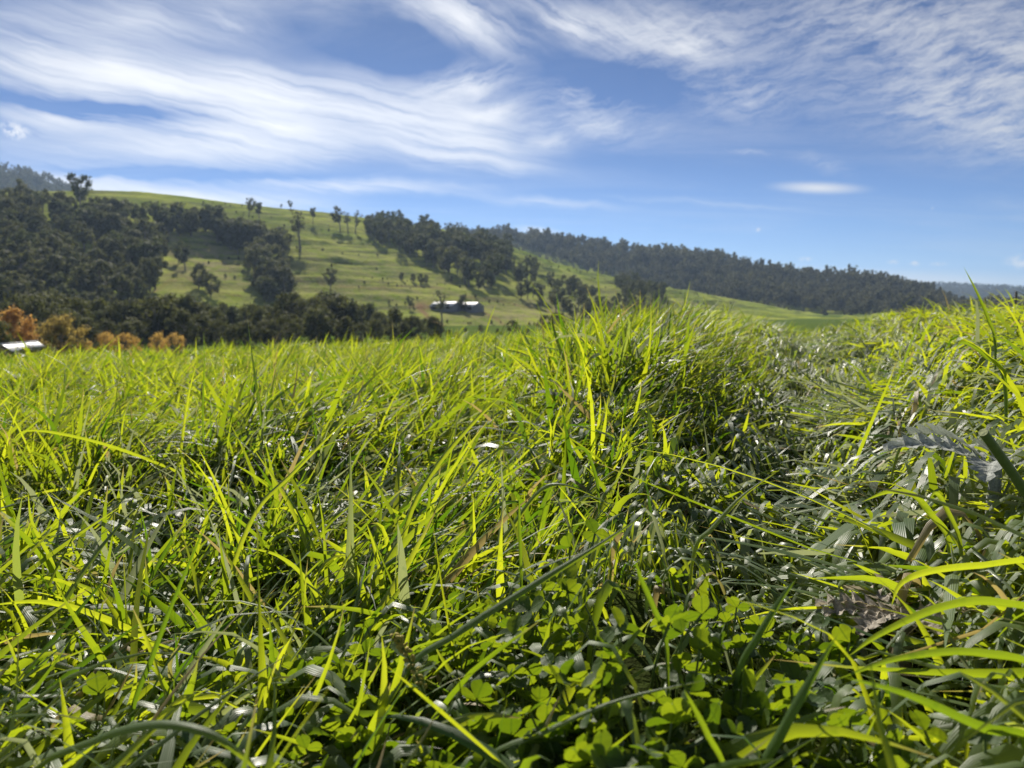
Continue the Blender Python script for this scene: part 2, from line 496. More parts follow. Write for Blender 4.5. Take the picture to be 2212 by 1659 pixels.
# ------------------------------------------------------------------ ground and hill sheets
def polar(name, azs, ds, zf, material, attrf=None):
    A, D = np.meshgrid(np.asarray(azs, float), np.asarray(ds, float))
    Z = zf(A, D)
    X = D * np.sin(np.radians(A)); Y = D * np.cos(np.radians(A))
    v = np.stack([X, Y, Z], -1).reshape(-1, 3)
    h, w = A.shape
    i = np.arange(h * w).reshape(h, w)
    f = np.stack([i[:-1, :-1], i[:-1, 1:], i[1:, 1:], i[1:, :-1]], -1).reshape(-1, 4)[:, ::-1]
    at_ = None
    if attrf is not None:
        at_ = np.zeros((len(v), 4)); at_[:, 3] = 1
        at_[:, :3] = attrf(v)
    return tag(add(link_mesh(name, v, f, [material], None, True, at_)), kind='structure')

front = np.concatenate([np.arange(-180, -50, 5), np.arange(-50, 50, .5), np.arange(50, 181, 5)])
rings = np.concatenate([[0.0], np.geomspace(.12, 9000, 250)])
polar('ground', front, rings, lambda A, D: ground_z(D * np.sin(np.radians(A)), D * np.cos(np.radians(A))), M_SOIL)

def in_poly(u, v, poly):
    poly = np.asarray(poly, float); inside = np.zeros(np.shape(u), bool)
    x0, y0 = poly[-1]
    for x1, y1 in poly:
        c = ((y1 > v) != (y0 > v)) & (u < (x0 - x1) * (v - y1) / (y0 - y1 + 1e-12) + x1)
        inside ^= c; x0, y0 = x1, y1
    return inside
def seg_dist(u, v, pts):
    best = np.full(np.shape(u), 1e9)
    for (a0, a1), (b0, b1) in zip(pts[:-1], pts[1:]):
        d0, d1 = b0 - a0, b1 - a1
        tt = np.clip(((u - a0) * d0 + (v - a1) * d1) / (d0 * d0 + d1 * d1), 0, 1)
        best = np.minimum(best, np.hypot(u - a0 - tt * d0, v - a1 - tt * d1))
    return best

def hill_attr(v):
    u, w = project(v)
    dry = .35 + .35 * wob(v[:, 0], v[:, 1], .012, 9)
    dry += .5 * np.exp(-((u - 440) / 110) ** 2 - ((w - 560) / 60) ** 2) + .6 * np.exp(-((u - 1150) / 200) ** 2 - ((w - 680) / 28) ** 2)
    dirt = np.exp(-(seg_dist(u, w, [(905, 664), (930, 690), (960, 706)]) / 5) ** 2)
    dirt += .9 * np.exp(-((u - 915) / 28) ** 2 - ((w - 660) / 9) ** 2) + .6 * np.exp(-(seg_dist(u, w, [(1040, 672), (1075, 690), (1090, 705)]) / 4) ** 2)
    dirt += .5 * np.exp(-(seg_dist(u, w, [(335, 628), (362, 612), (395, 596)]) / 2.5) ** 2) + .5 * np.exp(-(seg_dist(u, w, [(612, 640), (660, 655), (760, 660)]) / 2) ** 2)
    for pl in ([(606, 584), (650, 606), (720, 618), (800, 622), (880, 618), (960, 622)], [(330, 632), (366, 604), (402, 575)], [(405, 600), (470, 632), (520, 640)], [(1000, 640), (1080, 652), (1180, 672), (1240, 690)]):
        dirt += .55 * np.exp(-(seg_dist(u, w, pl) / 1.8) ** 2)
    return np.stack([np.clip(dry, 0, 1), np.clip(dirt, 0, 1), np.zeros(len(u))], -1)
polar('hillside', np.arange(-50, 27, .16), np.concatenate([np.linspace(290, 960, 190), np.linspace(970, 1080, 5)]),
      lambda A, D: hill_z(HILL, A, D, 1.0, 4), M_HILL, hill_attr)
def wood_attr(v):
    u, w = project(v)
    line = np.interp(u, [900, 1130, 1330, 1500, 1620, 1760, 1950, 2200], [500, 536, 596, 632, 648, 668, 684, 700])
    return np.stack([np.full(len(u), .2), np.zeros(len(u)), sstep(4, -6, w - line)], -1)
polar('ridge', np.arange(-14, 38, .25), np.concatenate([np.linspace(950, 1510, 60), np.linspace(1530, 1800, 5)]), lambda A, D: hill_z(RIDGE, A, D, .6, 2), M_HILL, wood_attr)
full = lambda v: np.stack([np.zeros(len(v)), np.zeros(len(v)), np.ones(len(v))], -1)
polar('distant_mountain', np.arange(17, 60, .4), np.linspace(3500, 5200, 40), lambda A, D: hill_z(MT_RIGHT, A, D, 2.0, 1), M_HILL, full)
polar('wooded_mountain', np.arange(-56, -14, .4), np.linspace(1250, 2400, 40), lambda A, D: hill_z(MT_LEFT, A, D, 2.0, 3), M_HILL, full)

# ------------------------------------------------------------------ trees
def tube(pts, rads, n=6):
    pts = np.asarray(pts, float); k = len(pts)
    tan = np.gradient(pts, axis=0); tan /= np.linalg.norm(tan, axis=1)[:, None] + 1e-9
    ref = np.array([1.0, .13, .07])
    s = np.cross(tan, ref); s /= np.linalg.norm(s, axis=1)[:, None] + 1e-9
    b = np.cross(tan, s)
    a = np.arange(n) / n * 2 * np.pi
    v = pts[:, None] + np.asarray(rads, float)[:, None, None] * (np.cos(a)[None, :, None] * s[:, None] + np.sin(a)[None, :, None] * b[:, None])
    i = np.arange(k * n).reshape(k, n); j = np.roll(i, -1, 1)
    f = np.stack([i[:-1], j[:-1], j[1:], i[1:]], -1).reshape(-1, 4)
    return v.reshape(-1, 3), f

def join(parts):
    vs, fs, o_ = [], [], 0
    for v, f in parts:
        vs.append(v); fs.append(np.asarray(f) + o_); o_ += len(v)
    return np.concatenate(vs), np.concatenate(fs)

def leaf_cloud(centres, radii, n, size, droop=.3, g=rng, hollow=.55):
    """n leaf sprays (bent quads) spread through the lobes of a crown"""
    centres = np.asarray(centres); radii = np.asarray(radii)
    w = np.prod(radii, 1) ** (2 / 3); idx = g.choice(len(centres), n, p=w / w.sum())
    d = g.normal(size=(n, 3)); d /= np.linalg.norm(d, axis=1)[:, None]
    q = (hollow + (1 - hollow) * g.random(n)) * (1 + .18 * g.normal(size=n))
    c = centres[idx] + d * q[:, None] * radii[idx]
    a = g.normal(size=(n, 3)); a[:, 2] -= droop; a -= d * (a * d).sum(1)[:, None] * .8; a /= np.linalg.norm(a, axis=1)[:, None]
    nn = g.normal(size=(n, 3)) * .7 + d * 2.0 + np.array([0, 0, .5])
    b = np.cross(a, nn); b /= np.linalg.norm(b, axis=1)[:, None] + 1e-9
    s = size * g.uniform(.55, 1.25, n)[:, None]
    bend = np.cross(a, b) * s * .25
    v = np.stack([c - a * s - b * s * .25, c - b * s * .55 + bend, c + a * s * 1.1, c + b * s * .55 + bend], 1).reshape(-1, 3)
    f = np.arange(n * 4).reshape(n, 4)
    lobe = g.random(len(centres))[idx]
    tone = np.clip(.5 * lobe + .5 * g.random(n), 0, 1)
    col_ = np.ones((n * 4, 4)); col_[:, 0] = np.repeat(tone, 4)
    return v, f, col_

def tree_parts(seed, H, spread, clear, n, size, bark=None, leaf=None, lobes=14, habit='gum', flat=.75):
    """trunk with limbs and a crown made of leaf sprays"""
    g = np.random.default_rng(seed)
    lean = g.normal(size=2) * .05 * H
    tp = [np.array([lean[0] * q ** 2, lean[1] * q ** 2, H * .82 * q - .6 * (q == 0)]) for q in (0, .2, .45, .7, 1)]
    r0 = H * .020 + .05
    parts = [tube(tp, [r0 * 1.35, r0, r0 * .8, r0 * .5, r0 * .12], 7)]
    cs, rs = [], []
    for i in range(lobes):
        q = clear + (1 - clear) * (i + g.random() * .8) / lobes
        ang = i * 2.4 + g.normal() * .5
        if habit == 'gum':
            out = spread * H * (.35 + .75 * math.sin(math.pi * min(1, .25 + .75 * (1 - (q - clear) / (1 - clear))))) * g.uniform(.35, 1.0)
        elif habit == 'cone':
            out = spread * H * (1.08 - (q - clear) / (1 - clear)) * g.uniform(.35, .9)
        else:
            out = spread * H * math.sqrt(max(.05, 1 - (2 * (q - clear) / (1 - clear) - .9) ** 2)) * g.uniform(.45, .95)
        base_q = max(clear * .75, q - .22) * .95
        b0 = np.array([lean[0] * base_q ** 2, lean[1] * base_q ** 2, H * .82 * base_q])
        tip = np.array([lean[0] + math.cos(ang) * out, lean[1] + math.sin(ang) * out, H * q * .95])
        mid = (b0 + tip) / 2 + np.array([0, 0, -.03 * H])
        rr = H * g.uniform(.09, .15) * (1.0 if habit == 'gum' else 1.15)
        parts.append(tube([b0, mid, tip, tip + (tip - mid) * .3], [r0 * .42, r0 * .28, r0 * .12, r0 * .04], 5))
        cs.append(tip); rs.append((rr, rr, rr * flat))
        if g.random() < .6:
            cs.append(mid + (tip - mid) * .4 + g.normal(size=3) * .03 * H); rs.append((rr * .7, rr * .7, rr * .55))
    tv, tf = join(parts)
    cv, cf, cc = leaf_cloud(cs, rs, n, size, .5, g, .35)
    return (tv, tf), (cv, cf, cc)

def tree_proto(name, leafm, **kw):
    (tv, tf), (cv, cf, cc) = tree_parts(**kw)
    tr = link_mesh('trunk', tv, tf, [M_BARK]); cr = link_mesh('crown', cv, cf, [leafm], None, False, cc)
    return name, tr.data, cr.data, kw['H']

def plant_tree(proto, loc, s, rz, label, cat='tree', group=None, name=None, sx=1.0):
    e = empty(name or proto[0], loc, rz, s)
    e.scale = (s * sx, s * sx, s)
    for nm, me in (('trunk', proto[1]), ('crown', proto[2])):
        o_ = bpy.data.objects.new(nm, me); o_.parent = e; add(o_)
    return tag(e, label, cat, group)

GUMS = [tree_proto('gum_tree', M_GUM if i % 2 else M_GUM2, seed=100 + i, H=20, spread=[.26, .22, .3, .2, .25, .28][i], clear=[.38, .45, .3, .5, .34, .4][i],
                   n=[750, 620, 820, 520, 700, 760][i], size=.85, lobes=[13, 11, 15, 9, 13, 14][i]) for i in range(6)]
BUSHY = [tree_proto('gum_tree', M_GUM, seed=130 + i, H=16, spread=.36, clear=.2, n=1100, size=.72, lobes=18, habit='round', flat=.8) for i in range(3)]
THIN = [tree_proto('thin_gum_tree', M_GUM, seed=150 + i, H=20, spread=.17, clear=.5, n=260, size=.7, lobes=7) for i in range(2)]
RIV = [tree_proto('river_tree', M_RIVER, seed=170 + i, H=12, spread=[.36, .3, .42, .34][i], clear=.16, n=1900, size=.40, lobes=22, habit='round', flat=.85) for i in range(4)]
CON = [tree_proto('river_tree', M_GUM2, seed=190 + i, H=13, spread=.22, clear=.12, n=1200, size=.42, lobes=18, habit='cone') for i in range(1)]

def on_hill(u, v):
    """distance and point where the sight line through u, v meets the hillside"""
    a, e = px_azel(u, v)
    ds = np.linspace(300, 950, 1300)
    z = hill_z(HILL, np.full_like(ds, a), ds)
    el = np.degrees(np.arctan2(z - EYE, ds))
    k = np.argmax(el >= e) if (el >= e).any() else np.argmax(el)
    d = ds[k]
    return np.array([d * math.sin(R(a)), d * math.cos(R(a)), z[k]]), d

def scatter(T, az0, az1, d0, d1, spacing, seed, rough, k):
    g = np.random.default_rng(seed)
    area = (az1 - az0) / 360 * math.pi * (d1 ** 2 - d0 ** 2)
    n = int(area / spacing ** 2)
    az = g.uniform(az0, az1, n); d = np.sqrt(g.uniform(d0 ** 2, d1 ** 2, n))
    z = hill_z(T, az, d, rough, k)
    return np.stack([d * np.sin(np.radians(az)), d * np.cos(np.radians(az)), z], -1), d

# woods on the hillside: where the trees stand, as regions of the slope
WOOD_A = [(-400, 452), (40, 450), (150, 462), (230, 466), (340, 474), (400, 490), (500, 504), (570, 522), (612, 545), (618, 590), (612, 655), (565, 660), (548, 612),
          (535, 570), (500, 540), (440, 522), (385, 520), (360, 540), (345, 580), (340, 615), (320, 655), (260, 690), (-400, 700)]
WOOD_D = [(785, 492), (880, 496), (960, 512), (1040, 528), (1085, 556), (1112, 590), (1085, 606), (1060, 612), (1030, 628), (985, 606), (920, 582), (865, 556), (800, 520)]
WOOD_E = [(1085, 570), (1130, 600), (1240, 632), (1330, 655), (1420, 672), (1430, 720), (1340, 716), (1240, 690), (1150, 660), (1060, 620)]
WOOD_F = [(1325, 612), (1360, 612), (1440, 650), (1430, 672), (1370, 650), (1330, 636)]
pa, da = scatter(HILL, -48, -15, 340, 790, 10.5, 1, 1.0, 4)
u, v = project(pa)
keep = in_poly(u, v, WOOD_A) & (wob(pa[:, 0], pa[:, 1], .03, 6) > -.75)
pa, da = pa[keep], da[keep]
pa2, da2 = scatter(HILL, -25, -15, 340, 790, 8.5, 9, 1.0, 4)
u, v = project(pa2); keep = in_poly(u, v, WOOD_A) & (u > 350)
pa, da = np.concatenate([pa, pa2[keep]]), np.concatenate([da, da2[keep]])
pd, dd = scatter(HILL, -12, 2, 380, 920, 11.0, 2, 1.0, 4)
u, v = project(pd); keep = in_poly(u, v, WOOD_D)
pd, dd = pd[keep], dd[keep]
pe, de = scatter(HILL, -3, 14, 420, 950, 12.0, 3, 1.0, 4)
u, v = project(pe); keep = in_poly(u, v, WOOD_E) & (wob(pe[:, 0], pe[:, 1], .03, 5) > -.45) | in_poly(u, v, WOOD_F)
pe, de = pe[keep], de[keep]

hp = np.concatenate([pa, pd, pe]); hd = np.concatenate([da, dd, de]); hw = np.concatenate([np.zeros(len(pa)), np.ones(len(pd)), np.full(len(pe), 2)])
hs = np.where(hw == 0, rng.uniform(.5, 1.0, len(hp)), np.where(hw == 1, rng.uniform(.55, 1.05, len(hp)), rng.uniform(.45, .8, len(hp))))
uu, vv = project(hp)
big = hs / hd * ((uu > -60) & (uu < 2260))
order = np.argsort(-big)
single = set(order[:205]) | set(np.where(hw == 2)[0][:40])
LAB = {0: ('dark gum tree in the dense wood on the green hillside', 'gum trees of the wood on the near hillside'),
       1: ('gum tree in the wood running down from the crest beyond the sheds', 'gum trees of the wood on the middle of the hill'),
       2: ('scattered gum tree in the gully to the side of the middle wood', 'gum trees scattered in the gully')}
woods_pts = []
for i in range(len(hp)):
    if i in single:
        pr = BUSHY[i % 3] if rng.random() < .7 and hw[i] == 0 else GUMS[i % 6]
        k = hs[i] * (1.15 if pr[3] == 16 else 1)
        lab = LAB[int(hw[i])][0]
        if hw[i] == 0:
            lab = 'dark gum in the hillside wood, ' + ('by the crest' if vv[i] < 490 else 'halfway up' if vv[i] < 570 else 'low down') + (
                ' beside the clearing' if uu[i] > 320 else ' near the edge of the picture' if uu[i] < 110 else '')
        plant_tree(pr, hp[i] - [0, 0, .3], k, rng.uniform(0, 6.28), lab, 'tree', LAB[int(hw[i])][1], 'gum_tree', rng.uniform(.95, 1.3))
    else:
        woods_pts.append((*hp[i], hs[i]))

# gum trees that stand alone, each at the foot seen in the picture
LONE = [(174, 452, 26, 2, 'tall ragged gum tree breaking the skyline above the dense wood'),
        (42, 440, 18, 3, 'narrow gum tree on the crest near the corner of the picture'),
        (538, 470, 17, 1, 'taller of two close gum trees on the grassy crest'), (560, 472, 15, 0, 'shorter of two close gum trees on the grassy crest'),
        (627, 448, 9, 4, 'small round tree alone on the bare skyline'), (606, 447, 4.5, 2, 'low bush on the bare skyline'),
        (648, 545, 31, 'T', 'tall bare-stemmed gum tree alone on the open slope'), (676, 482, 14, 3, 'gum tree on the open slope below the crest, beside a tall bare-stemmed one'),
        (735, 500, 22, 1, 'gum tree at the near end of the crest wood'), (752, 505, 20, 'T', 'thin gum tree with bare upper branches on the crest'),
        (768, 505, 21, 'U', 'spindly gum tree in front of the crest wood'),
        (400, 585, 17, 0, 'gum tree in the clearing of the hillside wood'), (386, 570, 13, 4, 'smaller gum tree in the clearing of the hillside wood'),
        (430, 625, 14, 'B', 'bushy dark tree low in the hillside clearing'), (455, 640, 12, 'C', 'round tree at the foot of the hillside clearing'),
        (714, 632, 15, 5, 'gum tree on the lower open slope above the river trees'),
        (868, 606, 6, 'B', 'first small tree of the row across the open slope'), (892, 609, 6, 'C', 'second small tree of the row across the open slope'),
        (908, 612, 7, 'D', 'third small tree of the row across the open slope'), (920, 612, 6, 'B', 'fourth small tree of the row across the open slope'),
        (975, 610, 5, 'C', 'small tree on the slope under the middle wood'),
        (885, 668, 8, 4, 'small tree beside the dirt track near the sheds'),
        (955, 706, 20, 'T', 'tall gum tree standing in front of the longer white shed'), (1000, 672, 10, 'C', 'round tree between the two white sheds'),
        (1155, 590, 15, 'B', 'flat topped gum tree on the green spur'), (1140, 582, 13, 0, 'slim gum tree on the green spur'),
        (1205, 640, 13, 4, 'gum tree at the edge of the gully scatter'),
        (828, 486, 15, 3, 'first crest tree above the middle wood, with a clear trunk'), (858, 488, 17, 1, 'second crest tree above the middle wood'),
        (870, 489, 15, 'T', 'thin crest tree above the middle wood'), (915, 498, 16, 5, 'broad crest tree above the middle wood'),
        (945, 504, 12, 4, 'low crest tree above the middle wood'), (1010, 516, 12, 3, 'slim crest tree near the end of the middle wood'),
        (1095, 545, 20, 'B', 'wide gum tree where the crest wood meets the forest ridge')]
bymark = {'T': THIN[0], 'U': THIN[1], 'B': BUSHY[0], 'C': BUSHY[1], 'D': BUSHY[2]}
for (x, y, H, k, lab) in LONE:
    p_, d_ = on_hill(x, y)
    pr = bymark[k] if isinstance(k, str) else GUMS[k]
    plant_tree(pr, p_ - [0, 0, .3], H / pr[3], rng.uniform(0, 6.28), lab, 'tree', None, 'bush' if H < 5 else 'gum_tree')

def merged_proto(name, pr):
    tv = np.empty(len(pr[1].vertices) * 3, np.float32); pr[1].vertices.foreach_get('co', tv)
    cv = np.empty(len(pr[2].vertices) * 3, np.float32); pr[2].vertices.foreach_get('co', cv)
    tf = np.empty(len(pr[1].loops), np.int32); pr[1].loops.foreach_get('vertex_index', tf)
    cf = np.empty(len(pr[2].loops), np.int32); pr[2].loops.foreach_get('vertex_index', cf)
    cc = np.empty(len(pr[2].vertices) * 4, np.float32); pr[2].color_attributes['col'].data.foreach_get('color', cc)
    V = np.concatenate([tv.reshape(-1, 3), cv.reshape(-1, 3)]); n0 = len(tv) // 3
    F = np.concatenate([tf.reshape(-1, 4), cf.reshape(-1, 4) + n0])
    A = np.concatenate([np.ones((n0, 4)), cc.reshape(-1, 4)])
    fm = np.concatenate([np.zeros(len(tf) // 4), np.ones(len(cf) // 4)])
    return link_mesh(name, V, F, [M_BARK, pr[2].materials[0]], None, False, A, fm)

def instance_stuff(name, pts, protos, label, cat):
    """one object: the trees of a far wood set out on points"""
    src = bpy.data.collections.new(name + '_kinds')
    for i, pr in enumerate(protos):
        src.objects.link(merged_proto('%s_kind' % name, pr))
    pts = np.asarray(pts, float); n = len(pts)
    me = bpy.data.meshes.new(name); me.vertices.add(n)
    me.vertices.foreach_set('co', pts[:, :3].astype(np.float32).ravel())
    g = np.random.default_rng(n)
    for nm, ty, val in (('size', 'FLOAT', pts[:, 3]), ('turn', 'FLOAT', g.uniform(0, 6.28, n)), ('pick', 'INT', g.integers(0, len(protos), n))):
        a = me.attributes.new(nm, ty, 'POINT'); a.data.foreach_set('value', val.astype(np.float32 if ty == 'FLOAT' else np.int32))
    ob = add(bpy.data.objects.new(name, me))
    ng = bpy.data.node_groups.new(name, 'GeometryNodeTree')
    ng.interface.new_socket('Geometry', in_out='INPUT', socket_type='NodeSocketGeometry')
    ng.interface.new_socket('Geometry', in_out='OUTPUT', socket_type='NodeSocketGeometry')
    N = ng.nodes; L = ng.links
    gi = N.new('NodeGroupInput'); go = N.new('NodeGroupOutput')
    ci = N.new('GeometryNodeCollectionInfo'); ci.inputs['Collection'].default_value = src
    ci.inputs['Separate Children'].default_value = True; ci.inputs['Reset Children'].default_value = True
    ip = N.new('GeometryNodeInstanceOnPoints'); ip.inputs['Pick Instance'].default_value = True
    def na(nm, ty):
        q = N.new('GeometryNodeInputNamedAttribute'); q.data_type = ty; q.inputs['Name'].default_value = nm
        return q.outputs['Attribute']
    cx = N.new('ShaderNodeCombineXYZ'); L.new(na('turn', 'FLOAT'), cx.inputs[2])
    er = N.new('FunctionNodeEulerToRotation'); L.new(cx.outputs[0], er.inputs[0])
    L.new(gi.outputs[0], ip.inputs['Points']); L.new(ci.outputs[0], ip.inputs['Instance'])
    L.new(na('pick', 'INT'), ip.inputs['Instance Index']); L.new(er.outputs[0], ip.inputs['Rotation']); L.new(na('size', 'FLOAT'), ip.inputs['Scale'])
    L.new(ip.outputs[0], go.inputs[0])
    md = ob.modifiers.new('set_out', 'NODES'); md.node_group = ng
    return tag(ob, label, cat, None, 'stuff')

instance_stuff('hillside_woods', woods_pts, GUMS[:3] + BUSHY, 'further gum trees of the woods covering the green hillside', 'woods')
pt, dt = scatter(HILL, -22, 16, 380, 930, 13, 8, 1.0, 4)
kk = (wob(pt[:, 0], pt[:, 1], .02, 8) + .6 * np.sin(pt[:, 2] * .5)) > .35
pt = pt[kk]
instance_stuff('hillside_scrub', np.concatenate([pt - [0, 0, .25], rng.uniform(.06, .17, (len(pt), 1))], 1), BUSHY, 'low dark tussocks and scrub dotted over the open green slope', 'scrub')
FARG = [tree_proto('far_gum', M_FAR, seed=300 + i, H=18, spread=[.27, .3, .24, .26][i], clear=[.3, .25, .4, .35][i], n=330, size=1.15, lobes=11) for i in range(4)]
pg, dg = scatter(RIDGE, -13, 36, 1010, 1560, 10.5, 5, .6, 2)
u, v = project(pg)
line = np.interp(u, [700, 1130, 1330, 1500, 1620, 1760, 1950, 2200], [500, 540, 602, 638, 652, 672, 688, 704])
azg = np.degrees(np.arctan2(pg[:, 0], pg[:, 1]))
line = line + 9 * wob(pg[:, 0], pg[:, 1], .012, 3)
keep = ((v < line) | (rng.random(len(v)) < .10 * (v < line + 34))) & (u > 950) & (dg < np.interp(azg, RIDGE[0], RIDGE[3]) + 40)
pg = pg[keep]
instance_stuff('ridge_forest', np.concatenate([pg, (1 + .28 * wob(pg[:, 0], pg[:, 1], .02, 6))[:, None] * np.where(rng.random((len(pg), 1)) < .12, rng.uniform(1.1, 1.45, (len(pg), 1)), rng.uniform(.5, 1.0, (len(pg), 1)))], 1), FARG, 'dense grey green forest covering the long ridge behind the spur', 'forest')
FARS = [tree_proto('far_gum', M_FAR, seed=320 + i, H=18, spread=.3, clear=.2, n=110, size=2.0, lobes=9) for i in range(3)]
pm, dm = scatter(MT_LEFT, -40, -24, 1450, 2150, 15, 6, 2.0, 3)
u, v = project(pm); pm = pm[(u > -150) & (u < 420)]
instance_stuff('mountain_forest', np.concatenate([pm, rng.uniform(.7, 1.2, (len(pm), 1))], 1), FARS, 'bluish forest on the high mountain beyond the hillside crest', 'forest')
pm, dm = scatter(MT_RIGHT, 24, 42, 3900, 4850, 26, 7, 2.0, 1)
instance_stuff('distant_forest', np.concatenate([pm, rng.uniform(.9, 1.5, (len(pm), 1))], 1), FARS, 'hazy blue forest on the far mountain beyond the fence', 'forest')

# trees along the river flat
g = np.random.default_rng(21)
def flat_tree(u, vtop, d, pr, label, group=None, sx=1.0, name=None, top_h=None):
    a, e = px_azel(u, vtop)
    x, y = d * math.sin(R(a)), d * math.cos(R(a))
    z = float(ground_z(np.array(x), np.array(y)))
    H = EYE + d * math.tan(R(float(e))) - z
    return plant_tree(pr, (x, y, z - .2), H / pr[3], g.uniform(0, 6.28), label, 'tree', group, name, sx)
riv = np.array([(-60, 642), (0, 640), (120, 630), (230, 652), (330, 640), (395, 634), (440, 646), (520, 656), (580, 648), (650, 628), (720, 630), (780, 652), (850, 655), (930, 684), (1000, 700), (1250, 705)], float)
x = -60
while x < 1010:
    d = g.uniform(235, 300)
    vt = np.interp(x, riv[:, 0], riv[:, 1]) + g.uniform(-4, 20)
    where = 'behind the autumn trees' if x < 210 else 'below the hillside clearing' if x < 600 else 'below the open slope'
    flat_tree(x, vt, d, RIV[g.integers(0, 4)] if g.random() < .9 else CON[0], 'dark river tree in the back of the band ' + where, 'trees along the river flat', g.uniform(.95, 1.35))
    x += g.uniform(11, 19)
for x in np.arange(-40, 980, 34):
    flat_tree(x + g.uniform(-9, 9), np.interp(x, riv[:, 0], riv[:, 1]) + g.uniform(28, 48), g.uniform(205, 235), RIV[g.integers(0, 4)],
              'lower dark tree in the front of the river band ' + ('behind the autumn trees' if x < 210 else 'below the hillside clearing' if x < 600 else 'below the open slope'), 'trees along the river flat', g.uniform(1.1, 1.5))
for x, vt in ((1040, 700), (1075, 708), (1110, 690), (1140, 706), (1175, 678), (1200, 672), (1225, 690), (1240, 702)):
    flat_tree(x, vt, g.uniform(260, 320), RIV[g.integers(0, 4)], 'low river tree behind the grassy hump below the sheds', 'low trees behind the grassy hump', 1.2)
flat_tree(395, 640, 250, CON[0], 'pointed dark conifer rising from the river trees', None, 1.0, 'conifer')

def autumn(name, u, vtop, d, leafm, seed, spread, label, n=3200, size=.3, H=11, habit='round'):
    pr = tree_proto(name, leafm, seed=seed, H=H, spread=spread, clear=.1, n=n, size=size, lobes=26, habit=habit, flat=.95)
    return flat_tree(u, vtop, d, pr, label, None, 1.0, name)
autumn('autumn_tree', 22, 664, 175, M_RUST, 401, .40, 'rust red autumn tree at the edge of the picture', 4200)
autumn('autumn_tree', 128, 676, 168, M_OCHRE, 402, .50, 'broad ochre and olive autumn tree above the white roofs', 4800)
autumn('autumn_tree', 228, 716, 172, M_GOLD, 403, .62, 'golden autumn tree beside the broad ochre one', 3600, .26)
autumn('autumn_tree', 272, 718, 174, M_GOLD, 404, .64, 'round golden orange tree at the end of the autumn row', 3600, .26)
autumn('autumn_tree', 340, 716, 176, M_GOLD, 405, .50, 'narrow golden tree of the separate orange pair', 2200, .26)
autumn('autumn_tree', 378, 717, 178, M_GOLD, 406, .62, 'round golden tree of the separate orange pair', 3600, .26)
flat_tree(-4, 690, 160, RIV[1], 'dark green tree in front of the rust red autumn tree', None, 1.0, 'garden_tree')

# ------------------------------------------------------------------ buildings
def box_v(x0, x1, y0, y1, z0, z1):
    v = np.array([(x, y, z) for z in (z0, z1) for y in (y0, y1) for x in (x0, x1)], float)
    f = np.array([(0, 2, 3, 1), (4, 5, 7, 6), (0, 1, 5, 4), (2, 6, 7, 3), (0, 4, 6, 2), (1, 3, 7, 5)])
    return v, f
def boxes(name, rows, material, parent):
    v, f = join([box_v(*r) for r in rows])
    return add(link_mesh(name, v, f, [material], parent, False))
def shed(name, loc, rz, L_, Wd, Hh, pitch, label, cat, wallm, doors, corrug=40):
    e = empty(name, loc, rz)
    tag(e, label, cat)
    # walls with gable ends
    rise = Wd / 2 * pitch
    v = np.array([(-L_/2, -Wd/2, -1.5), (L_/2, -Wd/2, -1.5), (L_/2, Wd/2, -1.5), (-L_/2, Wd/2, -1.5),
                  (-L_/2, -Wd/2, Hh), (L_/2, -Wd/2, Hh), (L_/2, Wd/2, Hh), (-L_/2, Wd/2, Hh), (-L_/2, 0, Hh + rise), (L_/2, 0, Hh + rise)])
    q = np.array([(0, 1, 5, 4), (2, 3, 7, 6), (1, 2, 6, 5), (3, 0, 4, 7)]); t3 = np.array([(5, 6, 9), (7, 4, 8)])
    add(link_mesh('wall', v, [q, t3], [wallm], e, False))
    for s in (-1, 1):
        n = corrug * 2
        xs = np.linspace(-L_/2 - .3, L_/2 + .3, n + 1)
        vv = []
        for i, x_ in enumerate(xs):
            k = .03 * (i % 2)
            vv += [(x_, 0, Hh + rise + .10 + k), (x_, s * (Wd/2 + .4), Hh - .4 * pitch + .10 + k), (x_, s * (Wd/2 + .4), Hh - .4 * pitch + .03), (x_, 0, Hh + rise + .03)]
        vv = np.array(vv); i = np.arange(n) * 4
        ff = np.concatenate([np.stack([i + a, i + b, i + 4 + b, i + 4 + a], -1) for a, b in ((0, 1), (1, 2), (2, 3))])
        add(link_mesh('roof_sheet', vv, ff, [M_ROOF], e, False))
    boxes('ridge_cap', [(-L_/2 - .3, L_/2 + .3, -.2, .2, Hh + rise + .12, Hh + rise + .2)], M_ROOF, e)
    for (x0, x1, z0, z1, nm) in doors:
        boxes(nm, [(x0, x1, -Wd/2 - .06, -Wd/2 + .05, z0, z1)], M_DARK, e)
    return e
p_, d_ = on_hill(964, 669)
shed('farm_shed', p_ + [0, 0, .2], R(-27), 15, 12, 1.9, .42, 'white roofed long farm shed partly behind a tall gum tree', 'shed', M_WALL, [(-6, -3, 0, 2.8, 'door'), (-1.5, 1.5, 0, 2.8, 'door'), (3, 6, 0, 2.8, 'door')])
p_, d_ = on_hill(1014, 671)
shed('farm_shed', p_ + [0, 0, .2], R(-32), 13, 12, 2.2, .42, 'white roofed open fronted farm shed at the end of the driveway', 'shed', M_WALL, [(-5.6, -2.2, 0, 3.0, 'bay'), (-1.7, 1.7, 0, 3.0, 'bay'), (2.2, 5.6, 0, 3.0, 'bay')])
def on_flat(u, d):
    a, e = px_azel(u, 750)
    x, y = d * math.sin(R(float(a))), d * math.cos(R(float(a)))
    return np.array([x, y, float(ground_z(np.array(x), np.array(y)))])
def roof_to(u, d, vtop, rise):
    p = on_flat(u, d)
    return p, EYE + d * math.tan(R(float(px_azel(u, vtop)[1]))) - p[2] - rise
ph_, hh_ = roof_to(26, 140, 743, .84)
